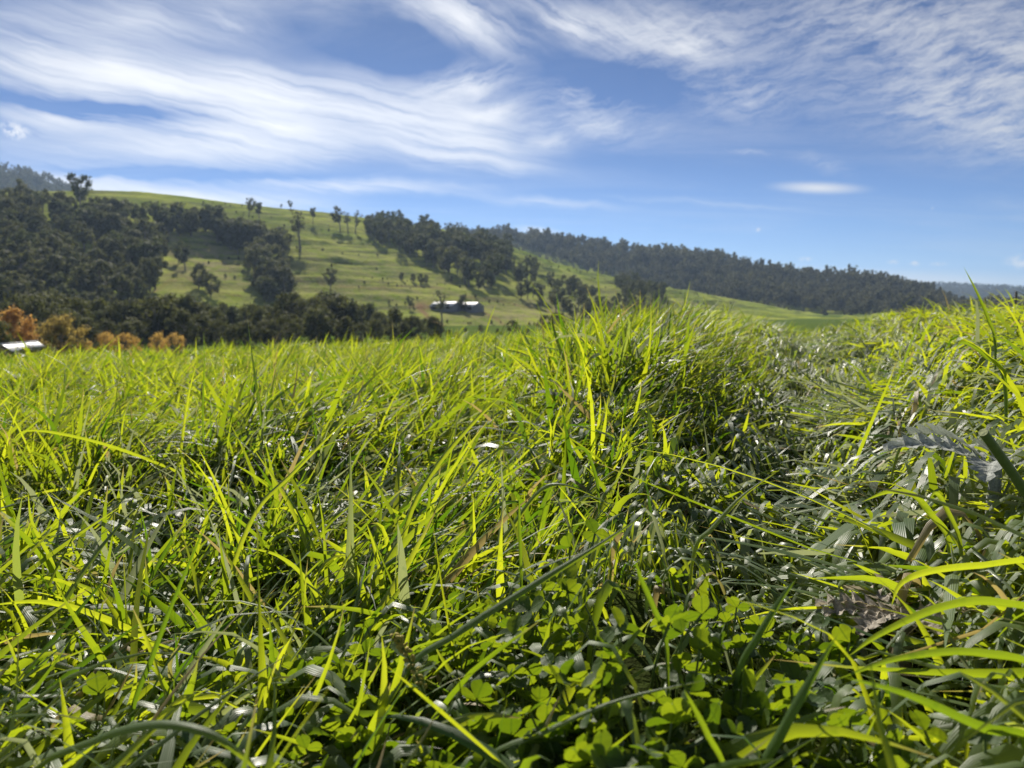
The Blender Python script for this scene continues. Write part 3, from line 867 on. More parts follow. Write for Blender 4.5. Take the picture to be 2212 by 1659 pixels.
pk_, hk_ = roof_to(66, 150, 739, .6)
shed('farm_house', ph_, R(80), 3.6, 3.0, hh_, .56, 'small house with a white roof and brown wall below the autumn trees', 'house', M_BRICK,
     [(-1.6, -.8, .7, 1.5, 'window'), (-.4, .4, 0, 1.7, 'door'), (.8, 1.6, .7, 1.5, 'window')])
shed('garden_shed', pk_, R(80), 2.4, 2.1, hk_, .56, 'little outbuilding with a white roof in front of the ochre tree', 'shed', M_WALL, [(-1.2, .2, 0, 1.8, 'door')])

for u_, vt_, d_, lab in ((0, 742, 134, 'dark garden bush at the edge of the picture beside the small house'), (54, 747, 136, 'dark garden bush between the two white roofs'),
                         (92, 744, 138, 'dark garden bush beside the little outbuilding'), (118, 749, 138, 'low garden bush in front of the ochre autumn tree')):
    flat_tree(u_, vt_, d_, RIV[(u_ // 7) % 4], lab, None, 1.3, 'garden_bush')['category'] = 'bush'

# ------------------------------------------------------------------ fences
def fence(name, posts, Hh, label, w=.07):
    e = empty(name, posts[0]); tag(e, label, 'fence')
    o0 = np.array(posts[0])
    for p in posts:
        p = np.array(p) - o0
        v, f = tube([p + [0, 0, -.4], p + [.01, 0, Hh * .5], p + [0, .01, Hh], p + [0, .01, Hh + .03]], [w, w * .95, w * .9, w * .5], 8)
        n = len(v)
        f3 = np.array([(n - 8, n - 8 + i, n - 8 + i + 1) for i in range(1, 7)])
        add(link_mesh('post', v, [f, f3], [M_POST], e))
    for hgt in (.35, .62, .88):
        pts = [np.array(p) - o0 + [0, -w, Hh * hgt] for p in posts]
        full_ = []
        for a, b in zip(pts[:-1], pts[1:]):
            for q in (0, .25, .5, .75):
                full_.append(a + (b - a) * q - [0, 0, .05 * 4 * q * (1 - q)])
        full_.append(pts[-1])
        v, f = tube(full_, [.004] * len(full_), 4)
        add(link_mesh('wire', v, f, [M_WIRE], e))
    return e
posts = []
for u, vt, d in ((2380, 612, 36), (2284, 624, 43), (2195, 637, 51), (2128, 647, 62), (2076, 652, 74), (2029, 657, 88), (1992, 660, 104), (1962, 661, 122)):
    a, e_ = px_azel(u, vt)
    x, y = d * math.sin(R(float(a))), d * math.cos(R(float(a)))
    z = float(ground_z(np.array(x), np.array(y)))
    posts.append((x, y, z))
fence('wire_fence', posts, 1.5, 'post and wire fence running along the far edge of the field')
posts = [tuple(on_flat(u, 128 - (u - 150) * .01)) for u in (150, 195, 240, 285, 330, 375, 420)]
fence('paddock_fence', posts, 1.15, 'low paddock fence in front of the golden autumn trees', .06)

# ------------------------------------------------------------------ grass
def lay_field(x, y):
    """how far the grass is laid over (0..1) and towards where"""
    q, side = lane_dist(x, y)
    lf = lane_fac(x, y); pf = patch_fac(x, y)
    wx = wob(x, y, 4.0, 3); wy = wob(x, y, 4.0, 4)
    wide = .14 + .055 * np.maximum(y, 0)
    right = sstep(.4, 1.3, q / wide) * (side > 0) * sstep(14, 6, y)
    hump = np.exp(-((np.clip(q, 0, 9) * (side <= 0) - .42) / .34) ** 2) * (side <= 0) * sstep(.8, 1.2, y) * sstep(5, 3.2, y)
    m_ = .60 + .0 * x; dx = .55 + 0 * x; dy = -.25 + 0 * x
    def blend(w, mm, ax, ay):
        nonlocal m_, dx, dy
        m_ = m_ * (1 - w) + mm * w; dx = dx * (1 - w) + ax * w; dy = dy * (1 - w) + ay * w
    blend(hump, .40, .85, -.35)
    blend(right, .78, -.95, -.2)
    blend(pf, .88, .15, -.95)
    blend(lf, .97, -.45 + .9 * wx, -.3 + .6 * wy)
    dx = dx + .6 * wx; dy = dy + .6 * wy
    m_ = np.clip(m_ + .24 * wob(x, y, 3.0, 5), 0, 1)
    return m_, np.arctan2(dy, dx), lf, pf, right

CAM = np.array([0, 0, EYE])
def blades(root, az, th0, th1, L_, Wd, nseg, kink, curl, twist, mid, pile, tint, dry):
    n = len(root)
    tt = np.linspace(0, 1, nseg + 1)
    S0 = tt[None] ** 1.35
    S1 = sstep(kink[:, None] - .13, kink[:, None] + .13, tt[None])
    kmix = (kink < .95)[:, None]
    S = np.where(kmix, .25 * S0 + .75 * S1, S0)
    th = th0[:, None] + (th1 - th0)[:, None] * S
    a = az[:, None] + curl[:, None] * tt[None] ** 1.5
    d = np.stack([np.sin(th) * np.cos(a), np.sin(th) * np.sin(a), np.cos(th)], -1)
    step = d[:, :-1] * .5 + d[:, 1:] * .5
    P = np.concatenate([np.zeros((n, 1, 3)), np.cumsum(step, 1)], 1) * (L_ / nseg)[:, None, None] + root[:, None]
    gz = ground_z(P[..., 0], P[..., 1]) + (pile[:, None] * (.3 + .7 * np.sin(np.pi * np.minimum(tt * 1.3, 1)))[None])
    low = P[..., 2] < gz
    low[:, 0] = False
    P[..., 2] = np.where(low, gz, P[..., 2])
    s = np.stack([-np.sin(a), np.cos(a), np.zeros_like(a)], -1)
    nrm = np.cross(d, s)
    tw = twist[:, None] * tt[None]
    s2 = s * np.cos(tw)[..., None] + nrm * np.sin(tw)[..., None]
    n2 = np.cross(d, s2)
    w = Wd[:, None] * np.minimum(1, .45 + 2.4 * tt)[None] * (1 - tt ** 2.3)[None] * .5
    if mid:
        V = np.stack([P - s2 * w[..., None], P + n2 * (w * .38)[..., None], P + s2 * w[..., None]], 2)
        k = 3; ac = np.array([0, .5, 1.0])
    else:
        V = np.stack([P - s2 * w[..., None], P + s2 * w[..., None]], 2)
        k = 2; ac = np.array([0, 1.0])
    m_ = nseg + 1
    idx = np.arange(n * m_ * k).reshape(n, m_, k)
    F = np.stack([idx[:, :-1, :-1], idx[:, :-1, 1:], idx[:, 1:, 1:], idx[:, 1:, :-1]], -1).reshape(-1, 4)
    C = np.ones((n, m_, k, 4))
    C[..., 0] = tint[:, None, None]; C[..., 1] = tt[None, :, None]; C[..., 2] = dry[:, None, None]; C[..., 3] = ac[None, None, :]
    return V.reshape(-1, 3), F, C.reshape(-1, 4), P

def grass_zone(name, r_a, r_b, half, dens, nseg, mid, wmul, label, seed, per=4, lmul=1.0, dens_f=None):
    g = np.random.default_rng(seed)
    area = half / 180 * math.pi * (r_b ** 2 - r_a ** 2)
    nt = int(area * dens / per)
    r = np.sqrt(g.uniform(r_a ** 2, r_b ** 2, nt)); a = np.radians(g.uniform(-half, half, nt))
    x, y = r * np.sin(a), r * np.cos(a)
    cf = clover_fac(x, y)
    keep = g.random(nt) > cf * .74
    keep &= g.random(nt) < .75 + .35 * wob(x, y, 5.5, 2)
    for (cx, cy, cr) in CLEAR:
        keep &= np.hypot(x - cx, y - cy) > cr * g.uniform(.6, 1.2, nt)
    x, y, cf = x[keep], y[keep], cf[keep]
    nt = len(x)
    ml, dirl, lf, pf, rt = lay_field(x, y)
    rep = lambda q: np.repeat(q, per)
    N = nt * per
    X = rep(x) + g.normal(size=N) * .012 * lmul; Y = rep(y) + g.normal(size=N) * .012 * lmul
    m_ = np.clip(rep(ml) + g.normal(size=N) * .12, 0, 1)
    up = g.random(N) < .12 * (1 - rep(lf)) * (1 - .6 * rep(rt))
    m_ = np.where(up, m_ * .3, m_)
    flat_ = np.clip(rep(lf) + rep(pf), 0, 1)
    q_, sd_ = lane_dist(x, y)
    near_lane = np.exp(-(q_ / (.24 + .06 * y)) ** 2) * (sd_ <= 0)
    spread_ = np.where(g.random(N) < .22 - .16 * rep(rt), g.uniform(-3.14, 3.14, N), g.normal(size=N) * (.75 - .25 * m_ - .22 * rep(rt)))
    az = rep(dirl) + spread_
    th0 = np.radians(6 + 55 * m_ ** 1.2 + np.abs(g.normal(size=N)) * 9 + 20 * np.maximum(rep(rt), flat_) * (m_ > .5))
    th1 = np.radians(42 + 50 * m_ + g.normal(size=N) * (24 - 12 * np.maximum(rep(rt), flat_)) + (g.random(N) < .28 - .12 * rep(rt) - .2 * flat_) * 50 + 20 * rep(rt))
    L_ = np.where(g.random(N) < .08, g.uniform(.32, .46, N), g.uniform(.15, .36, N)) * rep(1 + .25 * wob(x, y, 4.2, 0)) * (1 - .1 * rep(lf)) * (1 + .05 * rep(rt)) * lmul * (1 - .5 * rep(near_lane)) * (1 - .35 * rep(cf))
    Wd = np.where(g.random(N) < .38, g.uniform(.0095, .0150, N), g.uniform(.004, .0095, N)) * (1 + .15 * flat_) * wmul * (.8 + .5 * L_ / .36)
    tx = X + np.cos(az) * L_ * .85; ty = Y + np.sin(az) * L_ * .85
    L_ = L_ * (1 - .62 * np.clip(lane_fac(tx, ty) - lane_fac(X, Y), 0, 1))
    kink = np.where(g.random(N) < .22, g.uniform(.4, .8, N), 2.0)
    curl = g.normal(size=N) * (.45 + .35 * rep(rt)); twist = (g.normal(size=N) * 1.0 + np.where(g.random(N) < .35, 1.5, 0)) * (1 - .7 * flat_)
    pile = g.uniform(.01, .11, N) * (.4 + m_) * (1 - .3 * rep(lf))
    tint = np.clip(.52 + .22 * rep(rt) + .16 * wob(X, Y, 1.7, 1) + g.normal(size=N) * .30, 0, 1); dry = g.random(N)
    pale = g.random(N) < .45 * flat_ * sstep(.75, 1.15, np.hypot(X, Y))  # share of flattened blades given the painted pale sheen
    dry = np.where(pale, g.uniform(.27, .35, N), dry)
    tint = np.where(pale, g.uniform(.55, 1.0, N), tint)
    root = np.stack([X, Y, ground_z(X, Y) - .005], -1)
    V, F, C, P = blades(root, az, th0, th1, L_, Wd, nseg, kink, curl, twist, mid, pile, tint, dry)
    if r_a < 1.4:
        near = np.linalg.norm(P - CAM, axis=2).min(1)
        pu, pv = project(P)
        topy = (P[..., 2] > EYE - .12).any(1) & (np.hypot(P[..., 0], P[..., 1]).min(1) < 1.0)
        ok = (near > .30) & ~topy
        m1 = nseg + 1; k = 3 if mid else 2
        ids = np.where(ok)[0]
        V = V.reshape(N, m1 * k, 3)[ids].reshape(-1, 3); C = C.reshape(N, m1 * k, 4)[ids].reshape(-1, 4)
        ii = np.arange(len(ids) * m1 * k).reshape(len(ids), m1, k)
        F = np.stack([ii[:, :-1, :-1], ii[:, :-1, 1:], ii[:, 1:, 1:], ii[:, 1:, :-1]], -1).reshape(-1, 4)
    return tag(add(link_mesh(name, V, F, [M_GRASS], None, True, C)), label, 'grass', None, 'stuff')


def land(u, v, h=.08):
    """depth at which the sight line through u, v comes within h of the ground"""
    ds = np.geomspace(.25, 60, 1500)
    P = np.array([0, 0, EYE]) + px_dir(u, v)[None] * ds[:, None]
    under = P[:, 2] < ground_z(P[:, 0], P[:, 1]) + h
    return ds[np.argmax(under)] if under.any() else 4.0

t1c = at(2150, 1015, land(2150, 1015, .115)); t2c = at(1955, 1335, land(1955, 1335, .07))
CLEAR = [(t1c[0], t1c[1], .10), (t2c[0], t2c[1], .07)]
grass_zone('grass_foreground', .12, 1.35, 62, 4700, 8, True, 1.0, 'long pasture grass of the near foreground, laid over and backlit', 11)
grass_zone('grass_middle', 1.35, 3.6, 50, 4300, 6, False, 1.0, 'long pasture grass laid in swathes beyond the clover', 12)
grass_zone('grass_beyond', 3.6, 10, 42, 1250, 4, False, .95, 'bright grass covering the rise up to the crest of the field', 13, 4)
grass_zone('grass_far', 10, 34, 42, 150, 3, False, 1.5, 'fine grass along the far edge of the field', 14, 4, 1.1)

# ------------------------------------------------------------------ single grass leaves that stand out
def spline(P, n):
    P = np.asarray(P, float); k = len(P)
    Q = np.concatenate([[2 * P[0] - P[1]], P, [2 * P[-1] - P[-2]]])
    out = []
    for tt in np.linspace(0, k - 1, n):
        i = min(int(tt), k - 2); f = tt - i
        a, b, c, d = Q[i], Q[i + 1], Q[i + 2], Q[i + 3]
        out.append(.5 * (2 * b + (c - a) * f + (2 * a - 5 * b + 4 * c - d) * f * f + (3 * b - a - 3 * c + d) * f ** 3))
    return np.array(out)

def long_leaf(pts, mm, tint, label, face=0.0, h=.10, cut=False, dry=.2, taper=2.6, name='grass_leaf'):
    """pts: (u, v, relative depth) from the foot to the tip; face turns the flat of the leaf"""
    d0 = land(pts[0][0], pts[0][1], h)
    P = [at(u, v, d0 * k) for u, v, k in pts]
    f0 = P[0] + (P[0] - P[1]) * .35
    f0[2] = min(f0[2], float(ground_z(np.array(f0[0]), np.array(f0[1]))))
    P = spline([f0] + P, 22)
    tan = np.gradient(P, axis=0); tan /= np.linalg.norm(tan, axis=1)[:, None]
    view = P - CAM; view /= np.linalg.norm(view, axis=1)[:, None]
    s = np.cross(tan, view); s /= np.linalg.norm(s, axis=1)[:, None] + 1e-9
    nn = np.cross(s, tan)
    tt = np.linspace(0, 1, 22)
    a = face + .5 * np.sin(tt * 2.2 + face * 3)
    s2 = s * np.cos(a)[:, None] + nn * np.sin(a)[:, None]
    n2 = np.cross(tan, s2)
    w = mm / 2000 * np.minimum(1, .5 + 1.6 * tt) * ((1 - tt ** taper) if not cut else 1.0) * (1 + .05 * np.sin(tt * 31))
    off = [-1, -.5, 0, .5, 1]; dip = [0, .22, .40, .22, 0]
    V = np.stack([P + s2 * (w * o_)[:, None] + n2 * (w * q)[:, None] for o_, q in zip(off, dip)], 1)
    base = P[0].copy()
    idx = np.arange(22 * 5).reshape(22, 5)
    F = np.stack([idx[:-1, :-1], idx[:-1, 1:], idx[1:, 1:], idx[1:, :-1]], -1).reshape(-1, 4)
    C = np.ones((22, 5, 4)); C[..., 0] = tint; C[..., 1] = tt[:, None]; C[..., 2] = dry; C[..., 3] = np.array([0, .25, .5, .75, 1])[None]
    ob = add(link_mesh(name, V.reshape(-1, 3) - base, F, [M_GRASS], None, True, C.reshape(-1, 4)))
    ob.location = base
    return tag(ob, label, 'grass leaf')

LL = long_leaf
LL([(442, 1010, 1), (438, 900, .99), (441, 790, .97), (440, 714, .96)], 7, .15, 'dark needle-thin upright grass leaf rising alone over the left of the field', 1.1)
LL([(388, 1010, 1), (396, 930, 1), (408, 850, .98), (424, 785, .96)], 11, .85, 'wide bright upright leaf beside the dark needle-thin one', .3)
LL([(866, 1225, 1), (886, 1110, .96), (945, 1005, .92), (1030, 905, .88), (1088, 850, .86)], 12, .7, 'long broad leaf leaning right above the middle of the clover', .5)
LL([(470, 1330, 1), (545, 1120, .98), (640, 1015, .94), (765, 888, .90)], 11, .8, 'long straight yellow-green leaf leaning right in the lower left', .4)
LL([(1040, 1240, 1), (1105, 1140, .97), (1165, 1062, .95), (1215, 1047, .93), (1300, 1078, .92)], 10, .6, 'leaf that rises and folds over to the right above the clover', .3)
LL([(880, 1452, 1), (985, 1370, .98), (1150, 1265, .97), (1290, 1180, .96), (1398, 1108, .95)], 10, .35, 'long green leaf slanting across the clover patch', .6)
LL([(2150, 745, 1), (2135, 690, .99), (2112, 635, .98), (2081, 575, .97)], 11, .3, 'pointed dark leaf standing against the sky near the fence', .9, .2)
LL([(1032, 800, 1), (1045, 735, .99), (1058, 690, .98), (1073, 655, .97)], 11, .7, 'single upright leaf tip in front of the white sheds', .5, .2)
LL([(60, 1690, 1), (200, 1602, .92), (330, 1566, .88), (440, 1580, .86), (520, 1630, .86), (580, 1690, .88)], 8, .5, 'blurred pale arching leaf in the bottom left corner', .8, .12, taper=4)
LL([(285, 1545, 1), (325, 1430, .97), (370, 1310, .94), (462, 1090, .90)], 8, .1, 'blue-grey leaf shooting up from the lower left', .5)
LL([(440, 1050, 1), (300, 985, .99), (170, 945, .97), (60, 930, .96), (20, 960, .95)], 11, .75, 'long leaf arching to the left over the flattened patch', .7)
LL([(240, 1100, 1), (170, 1058, .98), (80, 1066, .96), (-20, 1096, .95)], 10, .95, 'bright yellow-green leaf bent towards the left edge', .2)
LL([(826, 1290, 1), (820, 1230, .99), (808, 1180, .98), (790, 1125, .97)], 10, .85, 'short upright bright leaf behind the clover', .2)
LL([(590, 1200, 1), (593, 1130, .99), (610, 1080, .97), (640, 1060, .96)], 8, .7, 'narrow bright leaf with its tip turned right', .4)
LL([(540, 1240, 1), (510, 1150, .98), (470, 1050, .96), (425, 960, .94)], 10, .9, 'bright leaf crossing the long straight one', .2)
LL([(925, 985, 1), (912, 910, .98), (893, 825, .97), (878, 812, .96), (838, 838, .95)], 9, .6, 'leaf with a hooked tip over the centre of the field', .5)
LL([(1292, 1062, 1), (1280, 1005, .99), (1262, 970, .98), (1238, 972, .97), (1228, 1000, .97)], 8, .1, 'grey curled leaf on the face of the hump', .3)
LL([(1126, 1270, 1), (1124, 1190, .99), (1122, 1120, .98), (1122, 1062, .97)], 6, .2, 'thin upright blue-green stem behind the clover', .6)
LL([(1440, 1395, 1), (1415, 1320, .98), (1385, 1250, .97), (1372, 1210, .96)], 7, .2, 'pale narrow leaf bending over the right of the clover', .6)
LL([(1570, 1690, 1), (1530, 1590, .96), (1500, 1530, .95), (1478, 1490, .94)], 6, .3, 'pale thin leaf leaning left at the bottom of the clover patch', .8)
LL([(1040, 1660, 1), (1180, 1580, .97), (1340, 1512, .96), (1540, 1466, .95)], 6, .6, 'thin yellow-green leaf crossing the bottom of the clover patch', .5)
LL([(2260, 1225, 1), (2110, 1222, .97), (2000, 1236, .95), (1945, 1262, .94), (1925, 1310, .94)], 11, .8, 'broad bright leaf curling down beside the brown thistle', .5)
LL([(2290, 1350, 1), (2150, 1300, .97), (2030, 1312, .95), (1900, 1370, .94), (1830, 1420, .94)], 11, .4, 'broad leaf sweeping left over the brown thistle', .7)
LL([(2260, 1465, 1), (2120, 1410, .97), (1950, 1420, .95), (1800, 1470, .94)], 9, .3, 'long blue-green leaf sweeping left in the lower right', .8)
LL([(2250, 1620, 1), (2120, 1570, .96), (1960, 1500, .94), (1820, 1462, .93)], 9, .2, 'pale blurred stem-like leaf in the bottom right corner', .9)
LL([(2050, 1170, 1), (2010, 1110, .98), (1975, 1070, .97), (1920, 1062, .96), (1860, 1085, .95)], 13, .5, 'broad folded leaf in front of the grey thistle', .3)
LL([(2075, 1180, 1), (2045, 1100, .98), (2022, 1065, .97), (2004, 1082, .96)], 9, .5, 'short upright leaf between the thistle leaves', .5, .1)
LL([(1500, 1190, 1), (1540, 1140, .98), (1600, 1075, .97), (1690, 1010, .95)], 8, .75, 'thin straight leaf reaching right across the trampled lane', .5)
LL([(1930, 1010, 1), (1960, 940, .98), (2010, 900, .97), (2090, 905, .96)], 9, .7, 'leaf arching right on the laid grass of the right mound', .5)
LL([(2170, 820, 1), (2130, 770, .99), (2085, 740, .98), (2062, 752, .98)], 13, .25, 'broad blunt dark leaf on the right mound under the fence', .3, .2)
LL([(1300, 760, 1), (1290, 715, .99), (1282, 690, .98), (1262, 668, .97)], 9, .8, 'leaf tip at the near top of the grassy hump', .5, .2)
LL([(1590, 1470, 1), (1640, 1370, .97), (1690, 1290, .95), (1720, 1250, .94)], 8, .15, 'blue-green leaf standing at the right edge of the clover', .6)
LL([(1640, 1690, 1), (1690, 1580, .97), (1750, 1470, .95), (1810, 1370, .93)], 11, .15, 'wide blue-green leaf rising from the bottom edge beside the clover', .5)
LL([(130, 1290, 1), (110, 1210, .98), (70, 1130, .96), (60, 1060, .95)], 9, .7, 'upright leaf near the left edge below the flattened patch', .4)
LL([(330, 1400, 1), (210, 1330, .97), (90, 1300, .95), (-30, 1308, .94)], 12, .9, 'broad glowing leaf lying towards the left edge', .2)
LL([(700, 1330, 1), (660, 1250, .98), (600, 1200, .96), (520, 1180, .95)], 9, .75, 'leaf arching left beside the clover', .5)

# the thick cut stem over the grey thistle
def stem_thing(pts, rad, label, name='cut_stem'):
    P = spline([at(u, v, d) for u, v, d in pts], 14)
    v, f = tube(P - P[0], np.linspace(rad, rad * .8, 14), 10)
    n = len(v); f3 = np.array([(n - 10, n - 10 + i, n - 10 + i + 1) for i in range(1, 9)])
    C = np.ones((n, 4)); C[:, 0] = .35; C[:, 1] = .3; C[:, 2] = .3; C[:, 3] = .3
    e = empty(name, P[0]); tag(e, label, 'stem')
    add(link_mesh('stalk', v, [f], [M_STEM], e))
    add(link_mesh('cut_end', v[-10:] + (P[-1] - P[-2]) * .02, [np.array([(0, i, i + 1) for i in range(1, 9)])], [M_PITH], e))
M_STEM = simple('stem_green', (.10, .15, .035), (.17, .22, .06), 90, .5, .4)
M_PITH = simple('stem_pith', (.30, .34, .14), (.42, .44, .22), 200, .8)
dst = land(2300, 1180, .06)
stem_thing([(2300, 1180, dst), (2230, 1085, dst * .97), (2175, 1005, dst * .94), (2124, 934, dst * .91)], .0068, 'thick green stem cut off bluntly over the grey thistle')

# ------------------------------------------------------------------ clover
def leaflet_mesh(seed):
    g = np.random.default_rng(seed)
    n = 11
    tt = np.linspace(0, 1, n) ** .85
    w = np.where(tt < .58, .50 * np.sin(np.pi / 2 * tt / .58) ** .85, .50 * np.sqrt(np.clip(1 - ((tt - .58) / .45) ** 2, 0, 1)))
    w[0] = .02
    y = tt.copy()
    off = np.array([-1, -.55, 0, .55, 1.0])
    V = np.zeros((n, 5, 3))
    V[..., 0] = w[:, None] * off[None]
    V[..., 1] = y[:, None] - .10 * (np.abs(off)[None] < .1) * (tt[:, None] > .95) + .03 * (np.abs(off) > .4)[None] * (tt[:, None] > .95)
    V[..., 2] = .30 * np.abs(off)[None] ** 1.6 * w[:, None] * g.uniform(.5, 1.3) - .12 * tt[:, None] ** 2 * g.uniform(-.6, 1.6) + .014 * g.normal(size=(n, 5))
    idx = np.arange(n * 5).reshape(n, 5)
    F = np.stack([idx[:-1, :-1], idx[:-1, 1:], idx[1:, 1:], idx[1:, :-1]], -1).reshape(-1, 4)
    C = np.ones((n, 5, 4)); C[..., 0] = g.random(); C[..., 1] = tt[:, None]; C[..., 2] = np.abs(off)[None]; C[..., 3] = (off[None] + 1) / 2
    return link_mesh('leaflet', V.reshape(-1, 3), F, [M_CLOVER], None, True, C.reshape(-1, 4)).data
m, t, o = mat('clover_leaf')
a0, a1, a2, a3 = attr(t)
rnd = t.new('ShaderNodeObjectInfo').outputs['Random']
ribs = t.math('SINE', t.math('MULTIPLY', t.math('SUBTRACT', t.math('MULTIPLY', a1, 1.0), t.math('MULTIPLY', a2, .55)), 52))
rib = t.smooth(ribs, .5, 1.0)
midr = t.math('SUBTRACT', 1.0, t.smooth(a2, .02, .16))
rib = t.math('MAXIMUM', t.math('MULTIPLY', rib, .65), midr)
tr = t.mix(rnd, (.13, .22, .005), (.32, .40, .010))
tr = t.mix(t.math('MULTIPLY', rib, .6), tr, (.08, .15, .008))
re = t.mix(rnd, (.040, .085, .020), (.075, .125, .032))
edge = t.smooth(a2, .82, 1.0)
re = t.mix(t.math('MULTIPLY', edge, .5), re, (.22, .26, .16))
t.l.new(leafy(t, re, tr, .5, .55, .35, rib), o.inputs[0])
M_CLOVER = m
LEAFLETS = [leaflet_mesh(i) for i in range(6)]
def stalk_mesh(seed):
    g = np.random.default_rng(seed)
    b = g.uniform(-.15, .15, 2)
    P = np.array([(b[0] * q * (1 - q) * 2, b[1] * q * (1 - q) * 2, q) for q in np.linspace(0, 1, 6)])
    v, f = tube(P, [.0095, .0090, .0085, .0080, .0078, .0085], 6)
    C = np.ones((len(v), 4)); C[:, 0] = .4; C[:, 1] = .5; C[:, 2] = .5
    return link_mesh('leaf_stalk', v, f, [M_STEM], None, True, C).data
STALKS = [stalk_mesh(i) for i in range(4)]
def clover_plant(x, y, g, n, tall, label, group):
    z = float(ground_z(np.array(x), np.array(y)))
    e = empty('clover_plant', (x, y, z)); tag(e, label, 'clover', group)
    for i in range(n):
        hgt = tall * g.uniform(.65, 1.1)
        a = g.uniform(0, 6.28) if i else 0
        tilt = g.uniform(.05, .65)
        st = bpy.data.objects.new('leaf_stalk', STALKS[g.integers(0, 4)]); st.parent = e
        st.rotation_euler = (tilt, 0, a); st.scale = (hgt * 1.2, hgt * 1.2, hgt)
        add(st)
        # leaf at the tip: three leaflets in the frame of the stalk
        ls = g.uniform(.012, .0205)
        q = Matrix.Rotation(a, 3, 'Z') @ Matrix.Rotation(tilt, 3, 'X')
        want = Vector((-.15 + g.normal() * .6, .5 + g.normal() * .6, .6)).normalized()       # leaves turn to the light
        qi = q.inverted()
        nz = (qi @ want); nz = Vector((nz.x, nz.y, nz.z)).normalized()
        qn = nz.to_track_quat('Z', 'Y').to_matrix()
        spin = g.uniform(0, 6.28); cup = g.uniform(.0, .6)
        for k in range(3):
            lf = bpy.data.objects.new('leaflet', LEAFLETS[g.integers(0, 6)]); lf.parent = st
            m3 = qn @ Matrix.Rotation(spin + k * 2.094 + g.normal() * .08, 3, 'Z') @ Matrix.Rotation(cup + g.normal() * .15, 3, 'X')
            m4 = Matrix.Translation((0, 0, 1.0)) @ Matrix.Diagonal((1 / (hgt * 1.2), 1 / (hgt * 1.2), 1 / hgt, 1)) @ m3.to_4x4() @ Matrix.Diagonal((ls, ls, ls, 1))
            lf.matrix_basis = m4
            add(lf)
    return e
g = np.random.default_rng(77)
made = 0
while made < 170:
    u_, v_ = g.uniform(380, 1950), g.uniform(1225, 1720)
    if (u_ < 720 or u_ > 1720) and g.random() < .65 or v_ < 1300 and u_ < 640:
        continue
    if u_ > 1330 and v_ < 1300:
        continue
    d_ = land(u_, v_, .10)
    p_ = at(u_, v_, d_)
    if np.linalg.norm(p_ - CAM) < .40:
        continue
    row = 'at the back of the patch' if v_ < 1380 else 'in the middle of the patch' if v_ < 1540 else 'by the bottom edge of the picture'
    side = 'towards the left end' if u_ < 900 else 'towards the lane' if u_ > 1400 else 'near the slanting leaf'
    clover_plant(p_[0], p_[1] + .01, g, 4, .092, 'low round-leaved clover plant ' + row + ', ' + side, 'clover plants of the foreground patch')
    made += 1
for (u_, v_, lab) in ((235, 1495, 'clover plant half hidden in the blurred grass at lower left'), (2170, 1190, 'clover plant among the laid leaves under the grey thistle'),
                      (1230, 1150, 'single clover plant standing on the face of the hump'), (1430, 975, 'clover plant high on the face of the hump'),
                      (1800, 1500, 'clover plant at the right end of the patch'), (2140, 1590, 'blurred clover plant in the bottom right corner'),
                      (1420, 1290, 'clover plant standing above the others behind the patch')):
    d_ = land(u_, v_, .12); p_ = at(u_, v_, d_)
    clover_plant(p_[0], p_[1], g, 3, .13, lab, None)

# ------------------------------------------------------------------ thistles
def thistle_leaf(seed, L_, Wd):
    g = np.random.default_rng(seed)
    n = 57; tt = np.linspace(0, 1, n)
    lobes = np.abs(((tt * 7.0) % 1) - .5) * 2
    w = Wd * (np.sin(np.pi * np.clip(tt, .03, .985)) ** .6) * (.13 + .87 * (1 - lobes) ** 1.3)
    off = np.linspace(-1, 1, 9)
    V = np.zeros((n, 9, 3))
    V[..., 0] = w[:, None] * off[None]
    V[..., 1] = (tt * L_)[:, None] + .10 * L_ * np.abs(off)[None] * (1 - lobes)[:, None] * .6
    V[..., 2] = (.16 * L_ * np.sin(tt * 2.6))[:, None] + .35 * np.abs(off)[None] * w[:, None] + .0007 * g.normal(size=(n, 9)) + .0025 * np.sin(tt * 44)[:, None] * np.abs(off)[None]
    idx = np.arange(n * 9).reshape(n, 9)
    F = np.stack([idx[:-1, :-1], idx[:-1, 1:], idx[1:, 1:], idx[1:, :-1]], -1).reshape(-1, 4)
    # spines at the lobe tips
    sv, sf, b = [V.reshape(-1, 3)], [], n * 9
    for k in range(7):
        j = int((k + .5) / 7 * (n - 1))
        for sgn, c in ((-1, 0), (1, 8)):
            p = V[j, c]; dirv = np.array([sgn * .8, .5, .4]) * .007
            sv.append(np.array([p + [0, -.0008, 0], p + [0, .0008, 0], p + dirv])); sf.append((b, b + 1, b + 2)); b += 3
    return np.concatenate(sv), [F, np.array(sf)]
def thistle(centre, n, L_, Wd, material, label, seed, arcs):
    g = np.random.default_rng(seed)
    e = empty('thistle_plant', centre); tag(e, label, 'thistle')
    for i in range(n):
        v, f = thistle_leaf(seed + i, L_ * g.uniform(.8, 1.15), Wd * g.uniform(.85, 1.15))
        ob = add(link_mesh('leaf', v, f, [material], e))
        ob.rotation_euler = (g.uniform(-.15, .2), g.normal() * .25, arcs[i % len(arcs)] + g.normal() * .12)
    v, f = tube([(0, 0, -.14), (0, 0, -.05), (.002, 0, .012)], [.008, .010, .007], 8)
    add(link_mesh('root_crown', v, f, [material], e))
    return e
m, t, o = mat('woolly_thistle')
nz_ = t.noise(pos(t), 260, 5, .7)
t.l.new(leafy(t, t.mix(t.smooth(nz_, .35, .65), (.22, .24, .22), (.55, .57, .53)), (.30, .33, .26), .35, .95, .1, nz_), o.inputs[0])
M_TH1 = m
m, t, o = mat('dried_thistle')
nz_ = t.noise(pos(t), 240, 5, .7)
